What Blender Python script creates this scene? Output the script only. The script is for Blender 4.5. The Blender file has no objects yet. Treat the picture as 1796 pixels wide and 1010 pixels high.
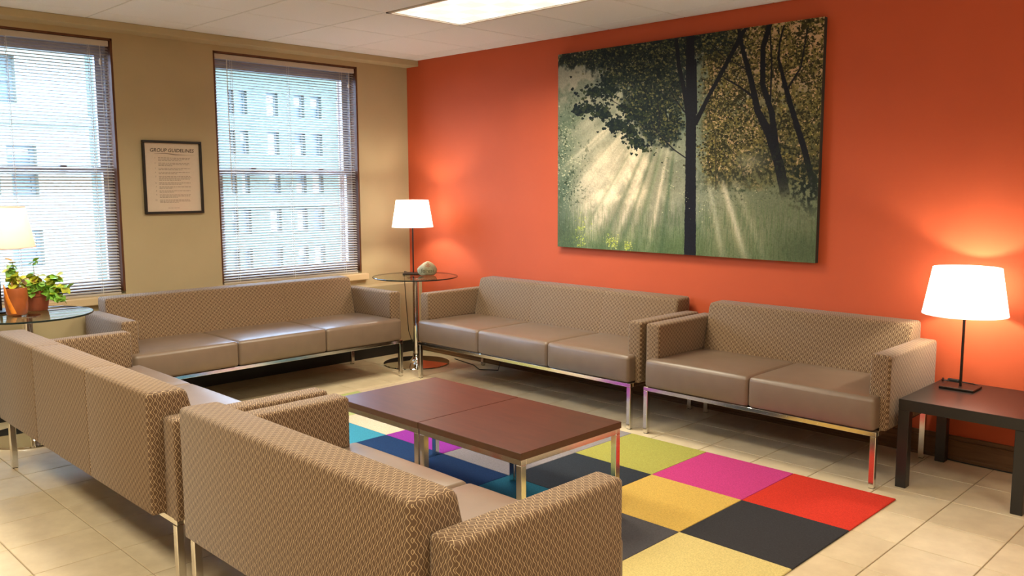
import bpy, bmesh, math, random
import numpy as np
from mathutils import Vector, Matrix
from mathutils.bvhtree import BVHTree

random.seed(7)
rng = np.random.default_rng(11)
PI = math.pi
scene = bpy.context.scene
COL = scene.collection

# ------------------------------------------------------------------ camera
CAM = Vector((5.9804, -4.682, 1.4272))
YAW, PITCH, ROLL, FPX, PPX, PPY = 0.7719, -0.1188, -0.0015, 1501.3, 23.9, -0.62
IW, IH = 1796, 1010


def cam_axes():
    f = Vector((-math.sin(YAW) * math.cos(PITCH), math.cos(YAW) * math.cos(PITCH), math.sin(PITCH)))
    r = Vector((math.cos(YAW), math.sin(YAW), 0))
    u = r.cross(f)
    r2 = r * math.cos(ROLL) + u * math.sin(ROLL)
    u2 = -r * math.sin(ROLL) + u * math.cos(ROLL)
    return r2, u2, f


CR, CU, CF = cam_axes()
cd = bpy.data.cameras.new('camera')
cam = bpy.data.objects.new('camera', cd)
COL.objects.link(cam)
M = Matrix((CR, CU, -CF)).transposed().to_4x4()
M.translation = CAM
cam.matrix_world = M
cd.sensor_fit = 'HORIZONTAL'
cd.sensor_width = 36.0
cd.lens = FPX / IW * 36.0
cd.shift_x = -PPX / IW
cd.shift_y = PPY / IW
cd.clip_start = 0.05
cd.clip_end = 500
scene.camera = cam

# ------------------------------------------------------------------ world, exposure
SKY_STRENGTH = 25.0
world = bpy.data.worlds.new('overcast_sky')
scene.world = world
world.use_nodes = True
bg = world.node_tree.nodes['Background']
bg.inputs[0].default_value = (0.49, 0.67, 1.0, 1)
bg.inputs[1].default_value = SKY_STRENGTH
scene.view_settings.view_transform = 'Standard'
scene.view_settings.look = 'None'
scene.view_settings.exposure = 0.0
scene.view_settings.gamma = 1.0
scene.view_settings.use_curve_mapping = False

TROFFER_RGB = (1.0, 0.905, 0.685)
TROFFER_STRENGTH = 1.12          # glow of the lens itself
TROFFER_WATTS = (43.0, 42.0, 23.0, 33.0, 42.0, 38.0)             # light thrown down through the prismatic lens
TROFFER_SPREAD = 152             # its cut-off, degrees
LAMP_WATTS = 20.0
LAMP_RGB = (1.0, 0.89, 0.68)

# room numbers (metres; window wall is x = 0, red wall is y = 0)
H = 2.475
RX1, RY1 = 8.0, -7.6
T, TX, TY = 0.3128, 4.7557, -0.9742          # floor tile pitch and phase
CT = 0.61                                     # ceiling tile pitch
CX0, CY0 = 1.61, -0.81                        # a ceiling grid crossing
GLASS_Z = 0.71


# ------------------------------------------------------------------ materials
def srgb(r, g, b):
    def c(x):
        x = x / 255.0
        return x / 12.92 if x <= 0.04045 else ((x + 0.055) / 1.055) ** 2.4
    return (c(r), c(g), c(b), 1)


def new_mat(name):
    m = bpy.data.materials.new(name)
    m.use_nodes = True
    nt = m.node_tree
    return m, nt, nt.nodes['Principled BSDF']


def N(nt, t, **kw):
    n = nt.nodes.new(t)
    for k, v in kw.items():
        setattr(n, k, v)
    return n


def L(nt, a, b):
    nt.links.new(a, b)


def plain(name, rgb, rough=0.5, metal=0.0, noise=0.0, nscale=40.0, bump=0.0, bscale=300.0, spec=0.5, rnd=0.0):
    """procedural principled material: colour with a noise wander, fine bump, optional per-object value shift"""
    m, nt, p = new_mat(name)
    rgb = tuple(rgb[:3]) + (1,)
    p.inputs['Base Color'].default_value = rgb
    p.inputs['Roughness'].default_value = rough
    p.inputs['Metallic'].default_value = metal
    p.inputs['Specular IOR Level'].default_value = spec
    tc = N(nt, 'ShaderNodeTexCoord')
    out = None
    if noise:
        nz = N(nt, 'ShaderNodeTexNoise')
        nz.inputs['Scale'].default_value = nscale
        nz.inputs['Detail'].default_value = 4
        L(nt, tc.outputs['Object'], nz.inputs['Vector'])
        mr = N(nt, 'ShaderNodeMapRange')
        mr.inputs[1].default_value, mr.inputs[2].default_value = 0.3, 0.7
        mr.inputs[3].default_value, mr.inputs[4].default_value = 1 - noise, 1 + noise
        L(nt, nz.outputs['Fac'], mr.inputs[0])
        out = mr.outputs[0]
    if rnd:
        oi = N(nt, 'ShaderNodeObjectInfo')
        mr2 = N(nt, 'ShaderNodeMapRange')
        mr2.inputs[3].default_value, mr2.inputs[4].default_value = 1 - rnd, 1 + rnd
        L(nt, oi.outputs['Random'], mr2.inputs[0])
        if out is None:
            out = mr2.outputs[0]
        else:
            mm = N(nt, 'ShaderNodeMath', operation='MULTIPLY')
            L(nt, out, mm.inputs[0])
            L(nt, mr2.outputs[0], mm.inputs[1])
            out = mm.outputs[0]
    if out is not None:
        vm = N(nt, 'ShaderNodeVectorMath', operation='SCALE')
        vm.inputs[0].default_value = rgb[:3]
        L(nt, out, vm.inputs['Scale'])
        L(nt, vm.outputs[0], p.inputs['Base Color'])
    if bump:
        nb = N(nt, 'ShaderNodeTexNoise')
        nb.inputs['Scale'].default_value = bscale
        nb.inputs['Detail'].default_value = 3
        L(nt, tc.outputs['Object'], nb.inputs['Vector'])
        bp = N(nt, 'ShaderNodeBump')
        bp.inputs['Strength'].default_value = bump
        bp.inputs['Distance'].default_value = 0.002
        L(nt, nb.outputs['Fac'], bp.inputs['Height'])
        L(nt, bp.outputs[0], p.inputs['Normal'])
    return m


def glass_mat(name, tint, edge=None):
    m, nt, p = new_mat(name)
    nt.nodes.remove(p)
    out = nt.nodes['Material Output']
    tr = N(nt, 'ShaderNodeBsdfTransparent')
    tr.inputs[0].default_value = tint + (1,)
    gl = N(nt, 'ShaderNodeBsdfGlossy')
    gl.inputs['Roughness'].default_value = 0.01
    fr = N(nt, 'ShaderNodeFresnel')
    fr.inputs[0].default_value = 1.5
    ge = N(nt, 'ShaderNodeNewGeometry')
    inv = N(nt, 'ShaderNodeMath', operation='SUBTRACT')
    inv.inputs[0].default_value = 1.0
    L(nt, ge.outputs['Backfacing'], inv.inputs[1])
    mu = N(nt, 'ShaderNodeMath', operation='MULTIPLY')
    L(nt, fr.outputs[0], mu.inputs[0])
    L(nt, inv.outputs[0], mu.inputs[1])
    mx = N(nt, 'ShaderNodeMixShader')
    L(nt, mu.outputs[0], mx.inputs[0])
    L(nt, tr.outputs[0], mx.inputs[1])
    L(nt, gl.outputs[0], mx.inputs[2])
    L(nt, mx.outputs[0], out.inputs[0])
    return m


def math_n(nt, op, a, b=None, c=None):
    n = N(nt, 'ShaderNodeMath', operation=op)
    for i, v in enumerate((a, b, c)):
        if v is None:
            continue
        if isinstance(v, (int, float)):
            n.inputs[i].default_value = v
        else:
            L(nt, v, n.inputs[i])
    return n.outputs[0]


def fabric_mat():
    """brown upholstery woven with pale wavy vertical threads that meet in ovals (UVs are in metres)"""
    m, nt, p = new_mat('wave_fabric')
    uv = N(nt, 'ShaderNodeUVMap')
    sx = N(nt, 'ShaderNodeSeparateXYZ')
    L(nt, uv.outputs[0], sx.inputs[0])
    P, LAM, AMP = 0.0080, 0.0275, 0.44
    u = math_n(nt, 'MULTIPLY', sx.outputs[0], 1 / P)
    ph = math_n(nt, 'MULTIPLY', sx.outputs[1], 2 * PI / LAM)
    k0 = math_n(nt, 'FLOOR', u)
    ds = []
    for dk in (0, 1):
        k = math_n(nt, 'ADD', k0, float(dk))
        g = math_n(nt, 'FLOOR', math_n(nt, 'MULTIPLY', math_n(nt, 'ADD', k, 1.0), 0.5))
        par = math_n(nt, 'FLOORED_MODULO', g, 2.0)
        s = math_n(nt, 'SINE', math_n(nt, 'ADD', ph, math_n(nt, 'MULTIPLY', par, PI)))
        x = math_n(nt, 'ADD', k, math_n(nt, 'MULTIPLY', s, AMP))
        ds.append(math_n(nt, 'ABSOLUTE', math_n(nt, 'SUBTRACT', u, x)))
    d = math_n(nt, 'MINIMUM', ds[0], ds[1])
    mr = N(nt, 'ShaderNodeMapRange', interpolation_type='SMOOTHSTEP')
    mr.inputs[1].default_value, mr.inputs[2].default_value = 0.04, 0.15
    mr.inputs[3].default_value, mr.inputs[4].default_value = 1, 0
    L(nt, d, mr.inputs[0])
    # thread dots along the line
    dots = math_n(nt, 'SINE', math_n(nt, 'MULTIPLY', sx.outputs[1], 2 * PI / 0.0021))
    dots = math_n(nt, 'MULTIPLY_ADD', dots, 0.16, 0.84)
    fac = math_n(nt, 'MULTIPLY', mr.outputs[0], dots)
    mx = N(nt, 'ShaderNodeMix', data_type='RGBA')
    L(nt, fac, mx.inputs[0])
    mx.inputs[6].default_value = FAB_DARK
    mx.inputs[7].default_value = FAB_LIGHT
    L(nt, mx.outputs[2], p.inputs['Base Color'])
    p.inputs['Roughness'].default_value = 0.8
    p.inputs['Specular IOR Level'].default_value = 0.3
    p.inputs['Sheen Weight'].default_value = 0.15
    p.inputs['Sheen Roughness'].default_value = 0.5
    bp = N(nt, 'ShaderNodeBump')
    bp.inputs['Strength'].default_value = 0.25
    bp.inputs['Distance'].default_value = 0.001
    L(nt, fac, bp.inputs['Height'])
    L(nt, bp.outputs[0], p.inputs['Normal'])
    return m


def wood_mat(name, c1, c2, scale=(3, 40, 40), rough=0.3, axis='Object'):
    m, nt, p = new_mat(name)
    tc = N(nt, 'ShaderNodeTexCoord')
    mp = N(nt, 'ShaderNodeMapping')
    mp.inputs['Scale'].default_value = scale
    L(nt, tc.outputs[axis], mp.inputs[0])
    nz = N(nt, 'ShaderNodeTexNoise')
    nz.inputs['Scale'].default_value = 1.6
    nz.inputs['Detail'].default_value = 6
    nz.inputs['Roughness'].default_value = 0.65
    nz.inputs['Distortion'].default_value = 0.6
    L(nt, mp.outputs[0], nz.inputs['Vector'])
    cr = N(nt, 'ShaderNodeValToRGB')
    cr.color_ramp.elements[0].position = 0.3
    cr.color_ramp.elements[1].position = 0.72
    cr.color_ramp.elements[0].color = c1
    cr.color_ramp.elements[1].color = c2
    L(nt, nz.outputs['Fac'], cr.inputs[0])
    L(nt, cr.outputs[0], p.inputs['Base Color'])
    p.inputs['Roughness'].default_value = rough
    p.inputs['Specular IOR Level'].default_value = 0.28
    return m


def tile_mat():
    m, nt, p = new_mat('beige_ceramic')
    tc = N(nt, 'ShaderNodeTexCoord')
    oi = N(nt, 'ShaderNodeObjectInfo')
    add = N(nt, 'ShaderNodeVectorMath', operation='ADD')
    sc = N(nt, 'ShaderNodeVectorMath', operation='SCALE')
    sc.inputs[0].default_value = (37, 19, 5)
    L(nt, oi.outputs['Random'], sc.inputs['Scale'])
    L(nt, tc.outputs['Object'], add.inputs[0])
    L(nt, sc.outputs[0], add.inputs[1])
    nz = N(nt, 'ShaderNodeTexNoise')
    nz.inputs['Scale'].default_value = 9
    nz.inputs['Detail'].default_value = 5
    nz.inputs['Roughness'].default_value = 0.6
    L(nt, add.outputs[0], nz.inputs['Vector'])
    cr = N(nt, 'ShaderNodeValToRGB')
    cr.color_ramp.elements[0].position = 0.3
    cr.color_ramp.elements[1].position = 0.7
    cr.color_ramp.elements[0].color = FLOOR_A
    cr.color_ramp.elements[1].color = FLOOR_B
    L(nt, nz.outputs['Fac'], cr.inputs[0])
    mr = N(nt, 'ShaderNodeMapRange')
    mr.inputs[3].default_value, mr.inputs[4].default_value = 0.95, 1.04
    L(nt, oi.outputs['Random'], mr.inputs[0])
    vm = N(nt, 'ShaderNodeVectorMath', operation='SCALE')
    L(nt, cr.outputs[0], vm.inputs[0])
    L(nt, mr.outputs[0], vm.inputs['Scale'])
    L(nt, vm.outputs[0], p.inputs['Base Color'])
    p.inputs['Roughness'].default_value = 0.42
    p.inputs['Specular IOR Level'].default_value = 0.35
    return m


def emit_mat(name, rgb, strength, cells=None):
    m, nt, p = new_mat(name)
    p.inputs['Base Color'].default_value = (0.8, 0.8, 0.8, 1)
    p.inputs['Emission Color'].default_value = tuple(rgb[:3]) + (1,)
    p.inputs['Emission Strength'].default_value = strength
    if cells:
        tc = N(nt, 'ShaderNodeTexCoord')
        br = N(nt, 'ShaderNodeTexChecker')
        br.inputs['Scale'].default_value = cells
        br.inputs[1].default_value = tuple(rgb[:3]) + (1,)
        br.inputs[2].default_value = (rgb[0] * 0.90, rgb[1] * 0.83, rgb[2] * 0.70, 1)
        L(nt, tc.outputs['Object'], br.inputs['Vector'])
        L(nt, br.outputs[0], p.inputs['Emission Color'])
    return m


def shade_mat(name, rgb):
    m, nt, p = new_mat(name)
    nt.nodes.remove(p)
    out = nt.nodes['Material Output']
    tl = N(nt, 'ShaderNodeBsdfTranslucent')
    df = N(nt, 'ShaderNodeBsdfDiffuse')
    nz = N(nt, 'ShaderNodeTexNoise')
    nz.inputs['Scale'].default_value = 260
    mr = N(nt, 'ShaderNodeMapRange')
    mr.inputs[3].default_value, mr.inputs[4].default_value = 0.94, 1.0
    L(nt, nz.outputs['Fac'], mr.inputs[0])
    vm = N(nt, 'ShaderNodeVectorMath', operation='SCALE')
    vm.inputs[0].default_value = rgb
    L(nt, mr.outputs[0], vm.inputs['Scale'])
    L(nt, vm.outputs[0], tl.inputs[0])
    L(nt, vm.outputs[0], df.inputs[0])
    mx = N(nt, 'ShaderNodeMixShader')
    mx.inputs[0].default_value = 0.42
    L(nt, tl.outputs[0], mx.inputs[1])
    L(nt, df.outputs[0], mx.inputs[2])
    L(nt, mx.outputs[0], out.inputs[0])
    return m


FAB_DARK = (0.112, 0.061, 0.031, 1)
FAB_LIGHT = (0.56, 0.40, 0.235, 1)
FLOOR_A = (0.585, 0.47, 0.31, 1)
FLOOR_B = (0.70, 0.58, 0.395, 1)

MAT = dict(
    tan=plain('tan_wall_paint', (0.4452, 0.36, 0.2178), 0.7, noise=0.03, nscale=3, bump=0.06, bscale=180, spec=0.2),
    red=plain('red_orange_wall_paint', (0.55, 0.102, 0.041), 0.75, noise=0.03, nscale=3, bump=0.06, bscale=180, spec=0.15),
    off=plain('off_white_wall_paint', (0.62, 0.52, 0.38), 0.7, noise=0.03, nscale=3),
    ceil=plain('ceiling_tile_white', (0.77, 0.78, 0.80), 0.9, noise=0.03, nscale=120, bump=0.2, bscale=240, spec=0.1, rnd=0.02),
    gridbar=plain('ceiling_grid_metal', (0.42, 0.40, 0.37), 0.6, noise=0.02),
    plenum=plain('dark_plenum', (0.05, 0.045, 0.04), 0.9, noise=0.05),
    grout=plain('brown_grout', (0.36, 0.28, 0.185), 0.9, noise=0.1, nscale=30),
    tile=tile_mat(),
    basewood=wood_mat('baseboard_wood', (0.10, 0.045, 0.02, 1), (0.20, 0.10, 0.045, 1), (2, 30, 30), 0.45),
    basedark=plain('black_vinyl_base', (0.012, 0.011, 0.010), 0.5, noise=0.05),
    jamb=wood_mat('window_wood', (0.075, 0.026, 0.011, 1), (0.14, 0.052, 0.022, 1), (20, 20, 2), 0.5),
    sash=plain('sash_aluminium', (0.40, 0.38, 0.42), 0.4, 0.4, noise=0.03),
    sill=plain('sill_paint', (0.62, 0.47, 0.28), 0.5, noise=0.03, nscale=8),
    blind=plain('blind_slat_cream', (0.50, 0.445, 0.39), 0.45, noise=0.02, nscale=20),
    cord=plain('white_blind_cord', (0.75, 0.70, 0.62), 0.7, noise=0.05),
    pane=glass_mat('window_glass', (0.94, 0.98, 0.97)),
    fabric=fabric_mat(),
    vinyl=plain('brown_vinyl', (0.175, 0.120, 0.084), 0.38, noise=0.05, nscale=14, bump=0.10, bscale=420, spec=0.55),
    chrome=plain('polished_steel', (0.78, 0.76, 0.72), 0.16, 1.0, noise=0.02, nscale=60),
    mirror=plain('mirror_chrome', (0.85, 0.85, 0.85), 0.05, 1.0, noise=0.01, nscale=60),
    cherry=wood_mat('cherry_laminate', (0.048, 0.0105, 0.0042, 1), (0.082, 0.020, 0.0082, 1), (3, 22, 22), 0.40),
    cherryedge=plain('dark_laminate_edge', (0.090, 0.042, 0.020), 0.4, noise=0.08, nscale=30),
    blackwood=plain('black_brown_lacquer', (0.013, 0.0115, 0.0105), 0.33, noise=0.06, nscale=20),
    bronze=plain('dark_bronze_metal', (0.030, 0.020, 0.016), 0.42, 0.6, noise=0.05),
    rubber=plain('black_rubber_cord', (0.008, 0.008, 0.008), 0.55, noise=0.05),
    shade=shade_mat('white_lamp_fabric', (0.90, 0.90, 0.92)),
    shadewarm=shade_mat('cream_lamp_fabric', (0.92, 0.73, 0.61)),
    tableglass=glass_mat('table_glass', (0.86, 0.93, 0.89)),
    glassedge=plain('dark_green_glass_edge', (0.006, 0.016, 0.016), 0.12, noise=0.03),
    frame=plain('black_picture_frame', (0.010, 0.009, 0.008), 0.35, noise=0.05),
    paper=plain('cream_paper', (0.72, 0.61, 0.50), 0.6, noise=0.02),
    ink=plain('black_ink', (0.045, 0.038, 0.034), 0.7, noise=0.03),
    inkgrey=plain('grey_ink', (0.26, 0.21, 0.175), 0.7, noise=0.03),
    posterglass=glass_mat('picture_glass', (0.97, 0.97, 0.96)),
    canvasedge=plain('dark_canvas_edge', (0.020, 0.022, 0.018), 0.8, noise=0.05),
    stone=plain('grey_green_stone', (0.27, 0.235, 0.14), 0.75, noise=0.3, nscale=22, bump=0.3, bscale=120),
    stoneink=plain('dark_green_engraving', (0.085, 0.072, 0.032), 0.8, noise=0.05),
    stonered=plain('rust_red_engraving', (0.28, 0.060, 0.022), 0.8, noise=0.05),
    terra=plain('terracotta', (0.32, 0.070, 0.026), 0.6, noise=0.14, nscale=18, bump=0.12, bscale=160),
    terradark=plain('glazed_rust_terracotta', (0.36, 0.090, 0.024), 0.3, noise=0.2, nscale=14),
    orangeglaze=plain('bright_orange_glaze', (0.80, 0.24, 0.020), 0.3, noise=0.15, nscale=30),
    soil=plain('potting_soil', (0.030, 0.018, 0.010), 0.95, noise=0.4, nscale=90, bump=0.5, bscale=200),
    leafa=plain('yellow_green_leaf', (0.50, 0.52, 0.045), 0.45, noise=0.25, nscale=30, rnd=0.3),
    leafb=plain('fresh_green_leaf', (0.24, 0.50, 0.060), 0.42, noise=0.2, nscale=30, rnd=0.3),
    leafc=plain('reddish_leaf', (0.42, 0.24, 0.060), 0.5, noise=0.25, nscale=30, rnd=0.25),
    stem=plain('pale_stem', (0.30, 0.24, 0.08), 0.6, noise=0.1),
    concrete=plain('pale_concrete', (0.115, 0.108, 0.074), 0.85, noise=0.05, nscale=1.5),
    greystone=plain('grey_green_masonry', (0.062, 0.068, 0.045), 0.9, noise=0.10, nscale=2.0),
    stonetrim=plain('light_stone_trim', (0.085, 0.085, 0.060), 0.85, noise=0.06, nscale=4),
    winframe=plain('grey_window_frame', (0.075, 0.085, 0.075), 0.6, noise=0.05),
    pane_dark=plain('dark_window_pane', (0.035, 0.050, 0.045), 0.3, noise=0.2, nscale=1),
    pane_blind=plain('pane_with_white_blind', (0.21, 0.18, 0.13), 0.4, noise=0.05, nscale=2),
    troffer=plain('white_fixture_metal', (0.55, 0.50, 0.44), 0.5, noise=0.02),
    lens=emit_mat('prismatic_lens', (1.0, 0.965, 0.90), TROFFER_STRENGTH, cells=6.6),
)



def tint(c, m):
    return tuple(a * b for a, b in zip(c[:3], m)) + (1,)


RUG = dict(
    red=tint(srgb(208, 52, 32), (1.05, 1.24, 1.31)), magenta=tint(srgb(206, 62, 112), (0.95, 1.12, 1.07)), green=tint(srgb(186, 182, 66), (0.88, 0.84, 1.28)), gray=srgb(150, 140, 126),
    black=srgb(58, 56, 52), orange=tint(srgb(230, 172, 70), (0.86, 1.04, 1.28)), charcoal=srgb(52, 56, 56), purple=srgb(140, 48, 128),
    cream=tint(srgb(226, 192, 132), (0.86, 0.95, 1.2)), lime=tint(srgb(190, 196, 96), (0.87, 0.87, 1.25)), yellow=tint(srgb(230, 198, 104), (0.85, 0.92, 1.18)), darkgray=srgb(84, 80, 74),
    teal=srgb(62, 140, 146), navy=srgb(30, 54, 82), tealdark=srgb(34, 96, 104))  # last entry: teal carpet with the coffee table's shade put into its colour
RUGM = {k: plain('carpet_' + k, (v[0] * .88, v[1] * .92, v[2] * 1.2), 0.95, noise=0.16, nscale=170, bump=0.9, bscale=420, spec=0.1) for k, v in RUG.items()}


# ------------------------------------------------------------------ mesh helpers
class MB:
    def __init__(s):
        s.v, s.f, s.mi = [], [], []

    def box(s, x0, x1, y0, y1, z0, z1, mi=0):
        b = len(s.v)
        s.v += [(x0, y0, z0), (x1, y0, z0), (x1, y1, z0), (x0, y1, z0), (x0, y0, z1), (x1, y0, z1), (x1, y1, z1), (x0, y1, z1)]
        for q in ((0, 3, 2, 1), (4, 5, 6, 7), (0, 1, 5, 4), (1, 2, 6, 5), (2, 3, 7, 6), (3, 0, 4, 7)):
            s.f.append(tuple(b + i for i in q))
            s.mi.append(mi)
        return s

    def lathe(s, prof, n=32, cap0=False, cap1=False, c=(0, 0, 0), mi=0, sector=2 * PI):
        b = len(s.v)
        for r, z in prof:
            for i in range(n):
                a = 2 * PI * i / n
                s.v.append((c[0] + r * math.cos(a), c[1] + r * math.sin(a), c[2] + z))
        for k in range(len(prof) - 1):
            for i in range(n):
                j = (i + 1) % n
                s.f.append((b + k * n + i, b + k * n + j, b + (k + 1) * n + j, b + (k + 1) * n + i))
                s.mi.append(mi)
        if cap0:
            s.f.append(tuple(b + i for i in reversed(range(n))))
            s.mi.append(mi)
        if cap1:
            k = len(prof) - 1
            s.f.append(tuple(b + k * n + i for i in range(n)))
            s.mi.append(mi)
        return s

    def tube(s, pts, r, n=8, mi=0):
        pts = [Vector(p) for p in pts]
        b = len(s.v)
        up = Vector((0, 0, 1))
        for i, p in enumerate(pts):
            d = (pts[min(i + 1, len(pts) - 1)] - pts[max(i - 1, 0)]).normalized()
            a = d.cross(up)
            if a.length < 1e-3:
                a = d.cross(Vector((1, 0, 0)))
            a.normalize()
            c = a.cross(d).normalized()
            rr = r[i] if isinstance(r, (list, tuple)) else r
            for k in range(n):
                t = 2 * PI * k / n
                s.v.append(tuple(p + a * (rr * math.cos(t)) + c * (rr * math.sin(t))))
        for i in range(len(pts) - 1):
            for k in range(n):
                j = (k + 1) % n
                s.f.append((b + i * n + k, b + i * n + j, b + (i + 1) * n + j, b + (i + 1) * n + k))
                s.mi.append(mi)
        s.f.append(tuple(b + k for k in reversed(range(n))))
        s.f.append(tuple(b + (len(pts) - 1) * n + k for k in range(n)))
        s.mi += [mi, mi]
        return s

    def mesh(s, name, mats, smooth=False, bevel=0.0, seg=2, uv=None):
        me = bpy.data.meshes.new(name)
        me.from_pydata([tuple(p) for p in s.v], [], s.f)
        for m in (mats if isinstance(mats, (list, tuple)) else [mats]):
            me.materials.append(m)
        me.polygons.foreach_set('material_index', s.mi)
        bm = bmesh.new()
        bm.from_mesh(me)
        bmesh.ops.recalc_face_normals(bm, faces=bm.faces)
        if bevel:
            bmesh.ops.bevel(bm, geom=[e for e in bm.edges if e.is_manifold and e.calc_face_angle(0) > 0.5],
                            offset=bevel, segments=seg, profile=0.5, affect='EDGES', clamp_overlap=True)
        if uv:
            box_uv(bm, uv)
        for fc in bm.faces:
            fc.smooth = smooth
        bm.to_mesh(me)
        bm.free()
        if smooth and hasattr(me, 'set_sharp_from_angle'):
            me.set_sharp_from_angle(angle=math.radians(50))
        return me


def box_uv(bm, along):
    lay = bm.loops.layers.uv.new('UVMap')
    for fc in bm.faces:
        n = fc.normal
        ax = max(range(3), key=lambda i: abs(n[i]))
        for lp in fc.loops:
            x, y, z = lp.vert.co
            if ax == 2:
                lp[lay].uv = (x, y) if along == 'x' else (y, x)
            elif ax == 1:
                lp[lay].uv = (x, z)
            else:
                lp[lay].uv = (y, z)


def softbox(x0, x1, y0, y1, z0, z1, r, crown=0.0, front=0.0, nx=8, ny=6):
    """rounded box; the top may be crowned and the -y face may bulge"""
    bm = bmesh.new()
    c = Vector(((x0 + x1) / 2, (y0 + y1) / 2, (z0 + z1) / 2))
    h = ((x1 - x0) / 2, (y1 - y0) / 2, (z1 - z0) / 2)

    def coords(hh, n):
        rr = min(r, hh * 0.95)
        a = [-hh, -hh + rr * 0.59, -hh + rr]
        mid = list(np.linspace(-hh + rr, hh - rr, n + 1)[1:-1])
        return a + mid + [hh - rr, hh - rr * 0.59, hh]

    g = [coords(h[0], nx), coords(h[1], ny), coords(h[2], 2)]
    vm = {}

    def vert(p):
        key = tuple(round(q, 6) for q in p)
        if key in vm:
            return vm[key]
        inner = [max(-(h[i] - min(r, h[i] * 0.95)), min(h[i] - min(r, h[i] * 0.95), p[i])) for i in range(3)]
        d = Vector(p) - Vector(inner)
        q = Vector(inner) + d.normalized() * r if d.length > 1e-9 else Vector(p)
        wx = 1 - (p[0] / h[0]) ** 2
        wy = 1 - (p[1] / h[1]) ** 2
        wz = 1 - (p[2] / h[2]) ** 2
        if p[2] > 0:
            q.z += crown * (max(wx, 0) ** 0.5) * (max(wy, 0) ** 0.5)
        if p[1] < 0:
            q.y -= front * (max(wx, 0) ** 0.5) * max(wz, 0)
        vm[key] = bm.verts.new(q + c)
        return vm[key]

    for ax in range(3):
        b, d = [i for i in range(3) if i != ax]
        for sgn in (-1, 1):
            for i in range(len(g[b]) - 1):
                for j in range(len(g[d]) - 1):
                    q = []
                    for (ii, jj) in ((i, j), (i + 1, j), (i + 1, j + 1), (i, j + 1)):
                        p = [0, 0, 0]
                        p[ax] = sgn * h[ax]
                        p[b] = g[b][ii]
                        p[d] = g[d][jj]
                        q.append(vert(p))
                    try:
                        bm.faces.new(q)
                    except ValueError:
                        pass
    bmesh.ops.recalc_face_normals(bm, faces=bm.faces)
    return bm


def bm_mesh(bm, name, mat, smooth=True, uv=None):
    if uv:
        box_uv(bm, uv)
    for fc in bm.faces:
        fc.smooth = smooth
    me = bpy.data.meshes.new(name)
    bm.to_mesh(me)
    bm.free()
    me.materials.append(mat)
    return me


def link(name, me, parent=None, loc=None, rot=None):
    o = bpy.data.objects.new(name, me)
    COL.objects.link(o)
    if parent is not None:
        o.parent = parent
    if loc is not None:
        o.location = loc
    if rot is not None:
        o.rotation_euler = rot
    return o


def part(name, mb, mat, parent=None, **kw):
    return link(name, mb.mesh(name, mat, **kw), parent)


def tag(o, label, cat, group=None):
    o['label'] = label
    o['category'] = cat
    if group:
        o['group'] = group
    return o


def thing(name, label, cat, loc=(0, 0, 0), rz=0.0, group=None):
    o = bpy.data.objects.new(name, None)
    o.empty_display_size = 0.1
    COL.objects.link(o)
    o.location = loc
    o.rotation_euler = (0, 0, rz)
    return tag(o, label, cat, group)


def struct(o):
    o['kind'] = 'structure'
    return o


def dup_tree(o, parent=None):
    c = o.copy()
    COL.objects.link(c)
    if parent is not None:
        c.parent = parent
    for ch in list(o.children):
        dup_tree(ch, c)
    return c


def in_view(p, margin=60):
    d = Vector(p) - CAM
    z = d.dot(CF)
    if z < 0.2:
        return False
    u = IW / 2 + PPX + FPX * d.dot(CR) / z
    v = IH / 2 + PPY - FPX * d.dot(CU) / z
    return -margin < u < IW + margin and -margin < v < IH + margin


# ------------------------------------------------------------------ room shell
WY = [(-1.744, -0.511), (-3.668, -2.435)]      # the two window openings (y range)
WZ0, WZ1 = 0.70, 2.39
WT = 0.30

mb = MB()
edges = [0.35, WY[0][1], WY[0][0], WY[1][1], WY[1][0], RY1 - 0.3]
for a, b in ((edges[1], edges[0]), (edges[3], edges[2]), (edges[5], edges[4])):
    mb.box(-WT, 0, a, b, -0.05, 2.7)
for a, b in WY:
    mb.box(-WT, 0, a, b, -0.05, WZ0)
    mb.box(-WT, 0, a, b, WZ1, 2.7)
struct(part('wall_left', mb, MAT['tan']))
struct(part('wall_back', MB().box(0, RX1 + .3, 0, 0.3, -0.05, 2.7), MAT['red']))
struct(part('wall_right', MB().box(RX1, RX1 + .3, RY1, 0, -0.05, 2.7), MAT['off']))
struct(part('wall_front', MB().box(0, RX1 + .3, RY1 - .3, RY1, -0.05, 2.7), MAT['off']))

# boxed-in ledge under the windows, its dark base, the soffit strip, the wood baseboard
struct(part('trim_1', MB().box(0, 0.165, RY1, 0, 0.10, 0.60), MAT['tan'], bevel=0.004))
struct(part('baseboard_left', MB().box(0, 0.160, RY1, 0, 0.0, 0.10), MAT['basedark']))
struct(part('trim_2', MB().box(0, 0.160, RY1, 0, 2.428, 2.4745), MAT['tan'], bevel=0.004))
mb = MB().box(0.165, RX1, -0.018, 0, 0, 0.105).box(0.165, RX1, -0.012, 0, 0.105, 0.128).box(0.165, RX1, -0.028, -0.018, 0, 0.018)
struct(part('baseboard_back', mb, MAT['basewood'], bevel=0.003))

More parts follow.
